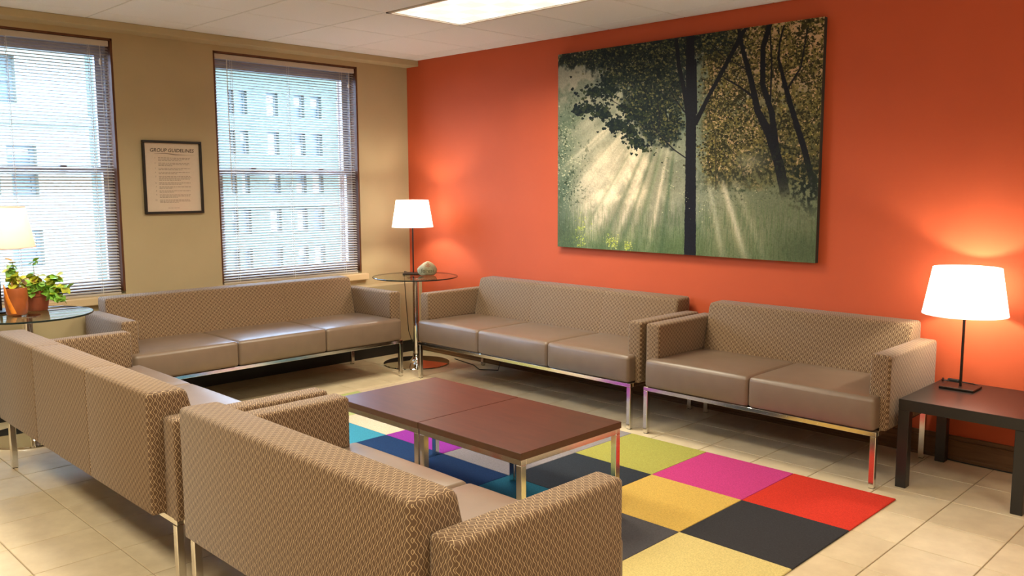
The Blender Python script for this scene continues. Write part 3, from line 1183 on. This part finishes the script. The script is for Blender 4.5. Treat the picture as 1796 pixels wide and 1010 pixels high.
me = text_mesh('forest', .046, bold=.0004, spacing=.98)
wrap_on_stone(me, .004, .026)
me.materials.clear()
me.materials.append(MAT['stoneink'])
link('lettering', me, stone)
lf = bmesh.new()
for a, ln in ((95, .031), (25, .027), (160, .027)):
    a = math.radians(a)
    d = Vector((math.cos(a), math.sin(a)))
    nrm = Vector((-d.y, d.x))
    pts = [(0, .002), (.35, .0085), (.68, .0075), (1, 0)]
    o1 = [d * (ln * s) + nrm * w for s, w in pts]
    i1 = [d * (ln * s * .8 + .004) + nrm * (w * .55) for s, w in pts]
    for sg in (1, -1):
        A = [Vector((d * (ln * s) + nrm * w * sg)) for s, w in pts]
        B = [Vector((d * (ln * s * .86 + .003) + nrm * w * sg * .5)) for s, w in pts]
        va = [lf.verts.new((p.x, p.y, 0)) for p in A]
        vb = [lf.verts.new((p.x, p.y, 0)) for p in B]
        for q in range(3):
            lf.faces.new((va[q], va[q + 1], vb[q + 1], vb[q]))
vs = [lf.verts.new(p) for p in ((-.001, -.018, 0), (.001, -.018, 0), (.0012, .004, 0), (-.0012, .004, 0))]
lf.faces.new(vs)
lm = bm_mesh(lf, 'leaf_engraving', MAT['stonered'], smooth=False)
wrap_on_stone(lm, .006, .076)
link('leaf_engraving', lm, stone)


# ------------------------------------------------------------------ plants
def leaf_mesh(name, mat, ln=.044, wd=.038):
    m = MB()
    prof = [(0, .10), (.18, .75), (.45, 1.0), (.72, .72), (1.0, 0.02)]
    for s, w in prof:
        x = s * ln
        zc = -.004 * math.sin(s * PI) - .010 * s * s
        m.v += [(x, -w * wd / 2, zc + .005 * w), (x, 0, zc), (x, w * wd / 2, zc + .005 * w)]
    for i in range(len(prof) - 1):
        for k in (0, 1):
            m.f.append((i * 3 + k, i * 3 + k + 1, i * 3 + 3 + k + 1, i * 3 + 3 + k))
    m.mi = [0] * len(m.f)
    return m.mesh(name, mat, smooth=True)


LEAF = [leaf_mesh('leaf', MAT['leafa']), leaf_mesh('leaf', MAT['leafb']), leaf_mesh('leaf', MAT['leafc'])]
rl = random.Random(5)


def sprig(parent, base, tip, n, kinds, size=1.0, bend=.02, start=.25):
    n = int(n * 2.0)
    base, tip = Vector(base), Vector(tip)
    mid = (base + tip) / 2 + Vector((rl.uniform(-bend, bend), rl.uniform(-bend, bend), bend))
    pts = []
    for i in range(7):
        s = i / 6
        pts.append(base * (1 - s) ** 2 + mid * 2 * s * (1 - s) + tip * s * s)
    st = part('stem', MB().tube(pts, [.0028 - .0014 * i / 6 for i in range(7)], 5), MAT['stem'], parent, smooth=True)
    for i in range(n):
        s = start + (1 - start) * i / max(n - 1, 1)
        p = base * (1 - s) ** 2 + mid * 2 * s * (1 - s) + tip * s * s
        a = i * 2.4 + rl.uniform(-.5, .5)
        up = rl.uniform(-.35, .5) if i < n - 1 else rl.uniform(.2, .9)
        q = rl.choice(kinds)
        o = link('leaf', LEAF[q], st, p)
        sc = size * rl.uniform(.8, 1.25)
        o.scale = (sc, sc, sc)
        o.rotation_euler = (rl.uniform(-1.0, 1.0), rl.uniform(-.5, .9) if i < n - 1 else -up, a)


PX, PY = .497, -3.128
pot = thing('potted_plant', 'bushy yellow green plant in a terracotta pot on the left glass table', 'plant', (PX, PY, GLASS_Z))
part('pot', MB().lathe([(.050, 0), (.056, .004), (.068, .085), (.074, .088), (.076, .118), (.070, .118), (.066, .100), (.0, .098)], 36, True), MAT['terra'], pot, smooth=True)
part('soil', MB().lathe([(.065, .099), (.0, .106)], 24), MAT['soil'], pot, smooth=True)
ur, uf = Vector((CR.x, CR.y, 0)).normalized(), Vector((-CF.x, -CF.y, 0)).normalized()


def P3(lat, toward, z):
    return tuple(ur * lat + uf * toward + Vector((0, 0, z)))


for lat, tw, z, nn, kk in ((-.01, .0, .215, 9, (0, 0, 1)), (.03, .02, .205, 9, (0, 0, 2)), (.055, .05, .17, 9, (0, 1, 1)), (-.05, .03, .165, 8, (0, 1, 2)),
                           (-.075, .0, .175, 8, (2, 0)), (.02, .08, .115, 9, (1, 1, 0)), (-.03, .085, .12, 9, (1, 1, 0)), (.075, .04, .125, 8, (1, 0)),
                           (.0, .05, .17, 8, (0, 1)), (-.03, -.04, .18, 6, (0, 1)), (.05, -.04, .17, 6, (0, 1))):
    sprig(pot, P3(lat * .25, tw * .25, .10), P3(lat, tw, z), nn, kk, .98)
sprig(pot, P3(.0, .0, .11), P3(.0, .01, .285), 2, (1,), .8, .005, .9)
# trailing shoots to the right
sprig(pot, P3(.03, .0, .11), P3(.135, .02, .205), 11, (0, 0, 1), 1.05, .02, .5)
sprig(pot, P3(.04, .01, .11), P3(.205, .05, .140), 10, (1, 1, 0), 1.0, .03, .4)
sprig(pot, P3(.04, .02, .11), P3(.205, .09, .062), 14, (1, 1, 1, 0), 1.05, .05, .35)
sprig(pot, P3(.04, .01, .11), P3(.14, .08, .075), 10, (1, 1), .95, .05, .35)

VX, VY = .604, -3.262
vase = thing('terracotta_vase', 'rust coloured vase with bright orange streak and leafy sprig', 'vase', (VX, VY, GLASS_Z))
VR = [(.046, 0), (.052, .004), (.058, .05), (.060, .10), (.058, .140), (.055, .152), (.052, .152), (.054, .138), (.0, .128)]
part('vase_body', MB().lathe(VR, 40, True), MAT['terradark'], vase, smooth=True)
sk = MB()
base_ang = math.atan2(uf.y, uf.x)


def vase_r(z):
    for (r0, z0), (r1, z1) in zip(VR[:5], VR[1:6]):
        if z0 <= z <= z1:
            return r0 + (r1 - r0) * (z - z0) / (z1 - z0)
    return .055


NS = 12
for i in range(NS + 1):
    s = i / NS
    z = .012 + s * (.172 - .012)
    ca = base_ang + .25 - s * .95
    hwid = (.26 if s < .8 else .26 * (1 - (s - .8) / .2) + .02) * (1 - .25 * s)
    for k in range(5):
        a = ca + hwid * (k - 2) / 2
        rr = vase_r(min(z, .15)) + (.0055 if k in (1, 2, 3) else .0002)
        sk.v.append((rr * math.cos(a), rr * math.sin(a), z))
for i in range(NS):
    for k in range(4):
        sk.f.append((i * 5 + k, i * 5 + k + 1, i * 5 + 6 + k, i * 5 + 5 + k))
sk.mi = [0] * len(sk.f)
part('orange_streak', sk, MAT['orangeglaze'], vase, smooth=True)['label'] = 'bright orange raised glaze streak'
sprig(vase, (0, 0, .125), P3(-.01, -.01, .30), 12, (0, 0, 1, 2), 1.0, .01, .35)
sprig(vase, (0, 0, .125), P3(-.02, .01, .27), 9, (0, 1), 1.0, .01, .3)
sprig(vase, (0, 0, .125), P3(.035, -.01, .20), 5, (2, 0), .9, .01, .3)

# ------------------------------------------------------------------ framed guidelines
GY0, GY1, GZ0, GZ1 = -2.284, -1.868, 1.235, 1.738
gy, gz = (GY0 + GY1) / 2, (GZ0 + GZ1) / 2
g = thing('framed_notice', 'black framed printed notice on the tan wall between the windows', 'framed notice', (0, gy, gz))
hy, hz = (GY1 - GY0) / 2, (GZ1 - GZ0) / 2
w = .016
fm = MB().box(.001, .024, -hy, hy, -hz, -hz + w).box(.001, .024, -hy, hy, hz - w, hz).box(.001, .024, -hy, -hy + w, -hz + w, hz - w).box(.001, .024, hy - w, hy, -hz + w, hz - w)
part('frame', fm, MAT['frame'], g, bevel=.002, seg=1)
paper = part('paper', MB().box(.002, .008, -hy + w, hy - w, -hz + w, hz - w), MAT['paper'], g)


def on_paper(me, y, z, mat, name='print'):
    for v in me.vertices:
        v.co = (.0083, v.co.x + y, v.co.y + z)
    me.materials.clear()
    me.materials.append(mat)
    return link(name, me, paper)


on_paper(text_mesh('GROUP GUIDELINES', .034, shear=.18, bold=.0004), .0, .175, MAT['ink'], 'heading')
sw = MB()
pp = [(-.125, .160, .0008), (-.05, .166, .0030), (.02, .157, .0032), (.10, .156, .0010), (.16, .158, .0005)]
for y, z, t_ in pp:
    sw.v += [(.0083, y, z - t_), (.0083, y, z + t_)]
for i in range(4):
    sw.f.append((2 * i, 2 * i + 2, 2 * i + 3, 2 * i + 1))
sw.mi = [0] * 4
part('swoosh', sw, MAT['inkgrey'], paper)
rp = random.Random(3)
ln = MB()
zz = .134
for k, nl in enumerate((3, 3, 2, 2, 4, 2, 2, 2, 3, 3)):
    on_paper(text_mesh(str(k + 1), .015, align='RIGHT'), -.118, zz - .005, MAT['inkgrey'], 'numeral')
    for q in range(nl):
        y = -.100
        end = .130 - (rp.uniform(.06, .14) if q == nl - 1 else rp.uniform(0, .02))
        while y < end:
            wl = rp.uniform(.008, .024)
            ln.box(.0082, .0084, y, min(y + wl, end), zz - .0018, zz + .0016)
            y += wl + .004
        zz -= .0088
    zz -= .0098
for y in (-.045, -.025, -.002, .018):
    ln.box(.0082, .0084, y, y + .016, -.214, -.2105)
lines = part('print_lines', ln, MAT['inkgrey'], paper)
lines['kind'] = 'stuff'
part('glazing', MB().box(.0125, .0145, -hy + w - .002, hy - w + .002, -hz + w - .002, hz - w + .002), MAT['posterglass'], g)


# ------------------------------------------------------------------ canvas print of a sunlit wood
ART_GAIN = 1.2


def vnoise(h, w_, cell, seed, octaves=1):
    r = np.random.default_rng(seed)
    out = np.zeros((h, w_))
    amp = 1.0
    tot = 0
    for o_ in range(octaves):
        c = max(cell / 2 ** o_, 1.5)
        gh, gw = int(h / c) + 3, int(w_ / c) + 3
        gr = r.random((gh, gw))
        yy = np.arange(h) / c
        xx = np.arange(w_) / c
        y0_, x0_ = yy.astype(int), xx.astype(int)
        fy, fx = (yy - y0_)[:, None], (xx - x0_)[None, :]
        fy, fx = fy * fy * (3 - 2 * fy), fx * fx * (3 - 2 * fx)
        A = gr[np.ix_(y0_, x0_)]
        B = gr[np.ix_(y0_, x0_ + 1)]
        C = gr[np.ix_(y0_ + 1, x0_)]
        D = gr[np.ix_(y0_ + 1, x0_ + 1)]
        out += amp * ((A * (1 - fx) + B * fx) * (1 - fy) + (C * (1 - fx) + D * fx) * fy)
        tot += amp
        amp *= .55
    return out / tot


def forest_image(w_=1240, h=860):
    # the print is laid out on a 1122 x 1010 sketch grid; each print pixel is carried there by a homography
    src = [(0, 0), (1, 0), (1, 1), (0, 1)]
    dst = [(42, 172), (1095, 18), (1052, 985), (42, 928)]
    A = []
    bvec = []
    for (u, v), (x, y) in zip(src, dst):
        A.append([u, v, 1, 0, 0, 0, -u * x, -v * x])
        bvec.append(x)
        A.append([0, 0, 0, u, v, 1, -u * y, -v * y])
        bvec.append(y)
    hm = np.linalg.solve(np.array(A, float), np.array(bvec, float))
    U, V = np.meshgrid((np.arange(w_) + .5) / w_, (np.arange(h) + .5) / h)
    den = hm[6] * U + hm[7] * V + 1
    X = (hm[0] * U + hm[1] * V + hm[2]) / den
    Y = (hm[3] * U + hm[4] * V + hm[5]) / den

    def G(x, y, sx, sy, rot=0.0):
        c, s = math.cos(rot), math.sin(rot)
        dx, dy = X - x, Y - y
        a, b = dx * c + dy * s, -dx * s + dy * c
        return np.exp(-(a / sx) ** 2 - (b / sy) ** 2)

    def ss(a, b, x):
        t_ = np.clip((x - a) / (b - a), 0, 1)
        return t_ * t_ * (3 - 2 * t_)

    img = np.zeros((h, w_, 3))
    hinv = np.linalg.inv(np.array([[hm[0], hm[1], hm[2]], [hm[3], hm[4], hm[5]], [hm[6], hm[7], 1.0]]))

    def leaf(x, y, r, rot, col, lobes=5, op=1.0):
        q = hinv @ np.array([x, y, 1.0])
        px, py = q[0] / q[2] * w_, q[1] / q[2] * h
        k = int(r * 1.9) + 2
        i0_, i1_, j0_, j1_ = max(int(py) - k, 0), min(int(py) + k, h), max(int(px) - k, 0), min(int(px) + k, w_)
        if i1_ <= i0_ or j1_ <= j0_:
            return
        dx, dy = X[i0_:i1_, j0_:j1_] - x, (Y[i0_:i1_, j0_:j1_] - y) * 1.15
        th = np.arctan2(dy, dx) - rot
        rad = r * (.45 + .55 * np.abs(np.cos(th * lobes / 2)) ** .8) * (.8 + .2 * np.cos(th))
        mk = np.clip((rad - np.hypot(dx, dy)) / 1.1 + .5, 0, 1)[..., None] * op
        blk = img[i0_:i1_, j0_:j1_]
        blk[:] = blk * (1 - mk) + np.array(col, float) * mk

    ls = np.random.default_rng(77)

    def scatter(n_, spots, rmin, rmax, cols, op=1.0):
        for _ in range(n_):
            x, y, a, b = spots[ls.integers(len(spots))]
            leaf(x + ls.normal() * a * .62, y + ls.normal() * b * .62, ls.uniform(rmin, rmax), ls.uniform(0, 6.28), cols[ls.integers(len(cols))], int(ls.integers(2, 5)), op)


    def lay(col, m):
        m = np.clip(m, 0, 1)[..., None]
        img[:] = img * (1 - m) + np.array(col, float) * m

    n1 = vnoise(h, w_, 90, 1, 4)
    n2 = vnoise(h, w_, 22, 2, 4)
    n3 = vnoise(h, w_, 6, 3, 2)
    n4 = vnoise(h, w_, 9, 4, 3)
    n5 = vnoise(h, w_, 3.5, 5, 1)
    n6 = vnoise(h, w_, 44, 6, 3)
    # mist and undergrowth behind everything
    lay((104, 116, 98), np.ones_like(X))
    lay((150, 142, 122), G(110, 330, 190, 150))
    lay((70, 84, 70), ss(.45, .6, n1) * .5 * (X < 560))
    lay((62, 82, 60), G(60, 650, 70, 220) * .9)
    lay((84, 102, 62), ss(760, 960, Y) * .85)
    lay((176, 146, 112), ss(560, 900, X) * (1 - ss(200, 480, Y)))
    lay((92, 90, 58), ss(590, 680, X) * ss(260, 460, Y) * (1 - ss(620, 760, Y)))
    lay((118, 122, 92), ss(590, 700, X) * ss(640, 800, Y) * .8)
    # glow
    lay((196, 178, 148), G(300, 690, 230, 210, -.4) * .95)
    lay((236, 212, 176), G(275, 715, 110, 170, .45))
    # sun rays fan out from behind the trunk top
    ox, oy = 548, 180
    ang = np.arctan2(Y - oy, X - ox)
    dist = np.hypot(X - ox, Y - oy)
    rr = np.random.default_rng(21)
    f = np.zeros_like(X)
    for k in range(46):
        a0 = rr.uniform(1.15, 2.75)
        wd = rr.uniform(.008, .035)
        f += rr.uniform(.3, 1.0) * np.exp(-((ang - a0) / wd) ** 2)
    f = f / f.max()
    reach = ss(170, 420, dist) * (1 - .35 * ss(620, 900, dist))
    lay((222, 204, 172), f * reach * ss(1.72, 2.05, ang) * (1 - ss(2.55, 2.95, ang)) * .80)
    lay((206, 196, 162), f * reach * ss(1.55, 1.68, ang) * (1 - ss(1.72, 2.05, ang)) * .55)
    lay((54, 66, 52), (1 - f) * reach * ss(1.6, 1.75, ang) * (1 - ss(2.1, 2.4, ang)) * .45 * ss(.3, .6, n1))
    lay((150, 146, 126), f * ss(200, 420, dist) * ss(2.4, 2.7, ang) * .35)
    for a0, wd, st in ((1.295, .022, .62), (1.40, .012, .30), (1.19, .035, .26)):
        lay((204, 184, 146), np.exp(-((ang - a0) / wd) ** 2) * ss(440, 560, dist) * (1 - ss(700, 860, dist) * .6) * st)
    lay((66, 84, 66), G(52, 760, 60, 240) * .75 + G(70, 420, 60, 60) * .5)
    for a0, wd, st in ((1.83, .020, .55), (1.90, .012, .4), (1.70, .018, .6), (1.99, .014, .35), (2.10, .012, .25), (2.62, .03, .35)):
        lay((62, 82, 58), np.exp(-((ang - a0) / wd) ** 2) * ss(300, 460, dist) * st)
    for a0, wd, st in ((1.765, .014, .6), (1.94, .013, .5), (2.05, .020, .45), (2.18, .05, .35)):
        lay((226, 206, 176), np.exp(-((ang - a0) / wd) ** 2) * ss(330, 480, dist) * (1 - ss(680, 800, dist) * .7) * st)
    lay((74, 96, 58), ss(800, 960, Y) * (1 - ss(520, 580, X)) * (.35 + .5 * n2))
    # speckled undergrowth
    lay((44, 56, 40), ss(.60, .68, n4) * ss(.45, .6, n1) * (G(70, 600, 90, 300) + G(820, 700, 220, 90) + G(1000, 680, 110, 120)) * .9)
    lay((196, 190, 150), ss(.70, .76, n3) * (G(80, 620, 60, 200) * .9 + G(640, 690, 60, 140) * .5 + G(1000, 720, 70, 60) * .6))
    lay((168, 176, 70), ss(.60, .72, n3) * (G(130, 880, 16, 60) + G(255, 910, 22, 28) + G(316, 925, 14, 20) + G(100, 900, 80, 30) * .4))
    # right hand foliage: olive, broken by tan light
    dens = ss(590, 650, X) * (1 - ss(600, 720, Y + (n1 - .5) * 160))
    lay((96, 88, 50), dens * ss(.40, .52, n2 * .6 + n6 * .4))
    lay((48, 46, 30), dens * ss(.50, .57, n4 * .65 + n1 * .35))
    lay((150, 140, 72), dens * ss(.62, .70, n3) * ss(.4, .6, n6) * .75)
    lay((190, 158, 120), dens * ss(.60, .66, n3 * .5 + n2 * .5) * .8)
    lay((28, 32, 28), (G(1050, 700, 60, 110) + G(900, 560, 120, 90) * .6 + G(700, 130, 120, 70) * .9) * ss(.4, .55, n4))
    # left canopy: dense dark leaves
    def cloud(pts):
        m = np.zeros_like(X)
        for x, y, a, b in pts:
            m = np.maximum(m, G(x, y, a, b))
        return m
    can = cloud([(300, 170, 270, 80), (460, 250, 130, 170), (400, 350, 110, 120), (480, 130, 160, 90), (640, 120, 110, 60), (110, 190, 110, 34),
                 (330, 250, 130, 70), (420, 440, 60, 90), (470, 470, 60, 70)])
    lay((34, 42, 38), ss(.30, .62, can + (n2 - .5) * .75))
    lay((92, 92, 54), ss(.60, .67, n3 * .7 + n6 * .3) * ss(.35, .6, can) * .75)
    lay((170, 156, 120), ss(.66, .71, n4) * ss(.35, .6, can) * (1 - ss(.85, 1.0, can)) * .75)
    lay((20, 26, 30), ss(.54, .60, n4 * .5 + n2 * .5) * ss(.5, .8, can) * .85)
    # separate dark leaf sprays hanging to the lower left
    spray = cloud([(185, 320, 50, 30), (245, 300, 44, 60), (165, 385, 46, 22), (215, 400, 46, 40), (275, 450, 50, 36), (330, 470, 36, 40), (355, 520, 42, 34),
                   (350, 400, 70, 50), (300, 380, 40, 20)])
    lay((24, 32, 30), ss(.62, .68, spray * .55 + (n4 * .7 + n2 * .3) * .62) * ss(.08, .25, spray))
    lay((74, 82, 44), ss(.62, .70, n5 * .5 + n3 * .5) * ss(.6, .8, spray) * .5)

    scatter(2400, [(300, 150, 260, 50), (460, 240, 120, 150), (400, 340, 100, 110), (480, 130, 150, 70), (640, 110, 100, 50), (330, 240, 120, 60), (430, 430, 50, 80), (500, 430, 40, 60)],
            3.5, 8, [(24, 30, 32), (26, 33, 33), (34, 42, 37), (46, 52, 38), (66, 68, 42), (24, 30, 30), (96, 94, 60)])
    scatter(330, [(185, 320, 55, 30), (245, 300, 46, 62), (160, 385, 50, 22), (215, 405, 50, 42), (275, 450, 52, 36), (330, 470, 36, 42), (355, 520, 40, 38), (350, 400, 60, 50), (130, 395, 20, 14)],
            6, 12, [(22, 28, 30), (26, 34, 32), (34, 42, 34), (46, 54, 36)])
    scatter(3000, [(720, 200, 110, 120), (850, 160, 160, 100), (980, 200, 110, 130), (1040, 380, 60, 180), (700, 420, 100, 130), (820, 480, 110, 120), (960, 480, 90, 130), (660, 560, 60, 60)],
            3, 7, [(38, 38, 26), (58, 55, 34), (80, 76, 44), (106, 98, 54), (32, 33, 26), (124, 114, 66), (48, 48, 30)])
    scatter(420, [(740, 480, 130, 110), (880, 420, 150, 160), (700, 300, 100, 140), (900, 120, 130, 60)], 2, 4, [(176, 150, 114), (160, 142, 98), (186, 162, 128)])
    scatter(260, [(80, 600, 50, 200), (70, 500, 40, 60), (1000, 690, 80, 70), (640, 700, 40, 100)], 2, 5, [(40, 54, 42), (56, 72, 48), (150, 154, 118), (186, 184, 150)], .75)

    def stroke(pts, ws, col, jit=0.0):
        m = np.zeros_like(X)
        for (p, q), (w0, w1) in zip(zip(pts[:-1], pts[1:]), zip(ws[:-1], ws[1:])):
            dx, dy = q[0] - p[0], q[1] - p[1]
            ll = dx * dx + dy * dy
            s = np.clip(((X - p[0]) * dx + (Y - p[1]) * dy) / ll, 0, 1)
            d = np.hypot(X - p[0] - s * dx, Y - p[1] - s * dy)
            wdt = (w0 + (w1 - w0) * s) / 2 + (n4 - .5) * jit
            m = np.maximum(m, 1 - ss(-.8, 1.2, d - wdt))
        lay(col, m)

    dk = (27, 27, 32)
    stroke([(565, 95), (566, 260), (568, 420), (566, 650), (563, 960)], [32, 34, 40, 40, 46], dk, 4)
    stroke([(509, 100), (520, 210), (545, 330), (560, 430)], [13, 15, 17, 22], dk, 3)
    stroke([(585, 440), (640, 330), (730, 165), (770, 85), (790, 60)], [20, 15, 16, 18, 10], dk, 3)
    stroke([(586, 190), (588, 400)], [7, 9], dk)
    stroke([(755, 60), (775, 160), (805, 270), (830, 390), (880, 490), (915, 610), (945, 760)], [14, 18, 22, 26, 36, 40, 40], dk, 4)
    stroke([(880, 48), (852, 140), (850, 290), (885, 395), (900, 520)], [20, 20, 20, 22, 26], dk, 3)
    stroke([(912, 180), (938, 290), (975, 420), (1015, 550), (1048, 690)], [10, 18, 22, 24, 26], dk, 3)
    stroke([(1030, 60), (1000, 220), (950, 300)], [4, 6, 8], dk)
    stroke([(935, 55), (918, 120), (912, 190)], [6, 7, 9], dk)
    stroke([(880, 80), (886, 200), (880, 360)], [5, 6, 6], dk)
    stroke([(700, 262), (760, 296), (805, 330)], [5, 7, 9], dk)
    stroke([(640, 120), (700, 180), (790, 230)], [3, 3, 4], dk)
    stroke([(480, 305), (515, 360), (548, 402)], [3, 4, 5], dk)
    stroke([(412, 440), (440, 485), (500, 545), (548, 578)], [3, 3, 4, 4], dk)
    stroke([(436, 350), (446, 440), (430, 478)], [3, 3, 3], dk)
    stroke([(250, 350), (300, 378), (350, 388)], [2, 2, 3], dk)
    stroke([(665, 700), (665, 480), (640, 420)], [4, 4, 3], (60, 56, 40))
    stroke([(700, 520), (760, 580), (770, 640)], [3, 3, 3], (50, 48, 36))
    # mist swallows the feet of the right hand trees
    lay((104, 110, 84), G(930, 800, 150, 95) * 1.2 + G(1040, 800, 90, 110))
    lay((40, 46, 36), ss(.56, .64, n4) * (G(1000, 690, 90, 70) + G(900, 590, 90, 60) * .6))
    # haze over the ground on the right
    lay((122, 126, 94), ss(590, 640, X) * ss(720, 900, Y + (n1 - .5) * 90) * .55)
    lay((150, 150, 126), G(800, 590, 60, 40) * .5 + G(660, 740, 70, 60) * .4)
    lay((70, 84, 52), ss(820, 990, Y) * ss(560, 620, X) * .45)
    # grassy vertical streaks, the dark thicket at the right edge and one pale beam right of the trunk
    base = vnoise(h // 12 + 3, w_, 4, 9, 2)
    yy = np.arange(h) / 12.0
    y0i = yy.astype(int)
    fy = (yy - y0i)[:, None]
    st = base[y0i] * (1 - fy) + base[y0i + 1] * fy
    low = ss(690, 860, Y)
    lay((58, 76, 50), ss(.48, .68, st) * low * .55 * (1 - .6 * G(280, 760, 130, 110)))
    lay((156, 164, 116), ss(.60, .76, st) * low * .32)
    lay((58, 70, 48), G(1010, 930, 130, 90) * .6 + G(60, 880, 60, 100) * .5)
    lay((36, 42, 36), (G(1035, 690, 50, 90) * 1.1 + G(985, 640, 50, 60) * .7 + G(720, 655, 110, 34) * .6) * ss(.34, .52, n4))
    lay((206, 196, 168), np.exp(-((ang - 1.285) / .017) ** 2) * ss(480, 560, dist) * (1 - ss(700, 860, dist) * .7) * .62)
    lay((196, 190, 164), (np.exp(-((ang - 1.39) / .016) ** 2) * .35 + np.exp(-((ang - 1.20) / .02) ** 2) * .2) * ss(480, 560, dist) * (1 - ss(700, 860, dist) * .7))
    stroke([(565, 600), (566, 650), (563, 960)], [40, 40, 46], dk, 4)
    scatter(160, [(140, 870, 20, 50), (255, 905, 24, 24), (318, 925, 14, 18)], 1.5, 4, [(170, 178, 70), (148, 160, 70), (196, 196, 110)])
    scatter(150, [(500, 700, 50, 90), (460, 640, 40, 60), (620, 800, 40, 80), (800, 720, 90, 60)], 1.5, 3.5, [(196, 192, 150), (120, 130, 84), (70, 88, 58)], .8)
    img[:] = img * (1 + ((n5 - .5) * .14)[..., None])
    return np.clip(img / 255.0, 0, 1)


art = forest_image()
ah, aw = art.shape[:2]
im = bpy.data.images.new('forest_print', aw, ah, alpha=False)
buf = np.ones((ah, aw, 4), dtype=np.float32)
buf[..., :3] = art[::-1]
im.pixels.foreach_set(buf.ravel())
im.update()
im.pack()
m, nt, p = new_mat('forest_canvas_print')
ti = N(nt, 'ShaderNodeTexImage')
ti.image = im
uvn = N(nt, 'ShaderNodeUVMap')
L(nt, uvn.outputs[0], ti.inputs[0])
vm = N(nt, 'ShaderNodeVectorMath', operation='SCALE')
L(nt, ti.outputs[0], vm.inputs[0])
vm.inputs['Scale'].default_value = ART_GAIN
L(nt, vm.outputs[0], p.inputs['Base Color'])
p.inputs['Roughness'].default_value = .6
p.inputs['Specular IOR Level'].default_value = .10
nb = N(nt, 'ShaderNodeTexNoise')
nb.inputs['Scale'].default_value = 900
bp = N(nt, 'ShaderNodeBump')
bp.inputs['Strength'].default_value = .1
bp.inputs['Distance'].default_value = .001
L(nt, nb.outputs['Fac'], bp.inputs['Height'])
L(nt, bp.outputs[0], p.inputs['Normal'])
QX0, QX1, QZ0, QZ1 = 1.789, 3.769, .984, 2.351
cv = thing('canvas_print', 'large canvas print of sunbeams through trees on the red wall', 'picture', ((QX0 + QX1) / 2, -.002, (QZ0 + QZ1) / 2))
hx, hz = (QX1 - QX0) / 2, (QZ1 - QZ0) / 2
o = part('canvas', MB().box(-hx, hx, -.038, -.003, -hz, hz), [m, MAT['canvasedge']], cv)
uvl = o.data.uv_layers.new(name='UVMap')
for pl in o.data.polygons:
    front = pl.normal.y < -.5
    pl.material_index = 0 if front else 1
    for li in pl.loop_indices:
        c = o.data.vertices[o.data.loops[li].vertex_index].co
        uvl.data[li].uv = ((c.x + hx) / (2 * hx), (c.z + hz) / (2 * hz))
part('stretcher_bar', MB().box(-hx + .01, hx - .01, -.003, 0.0, -hz + .01, hz - .01), MAT['canvasedge'], cv)
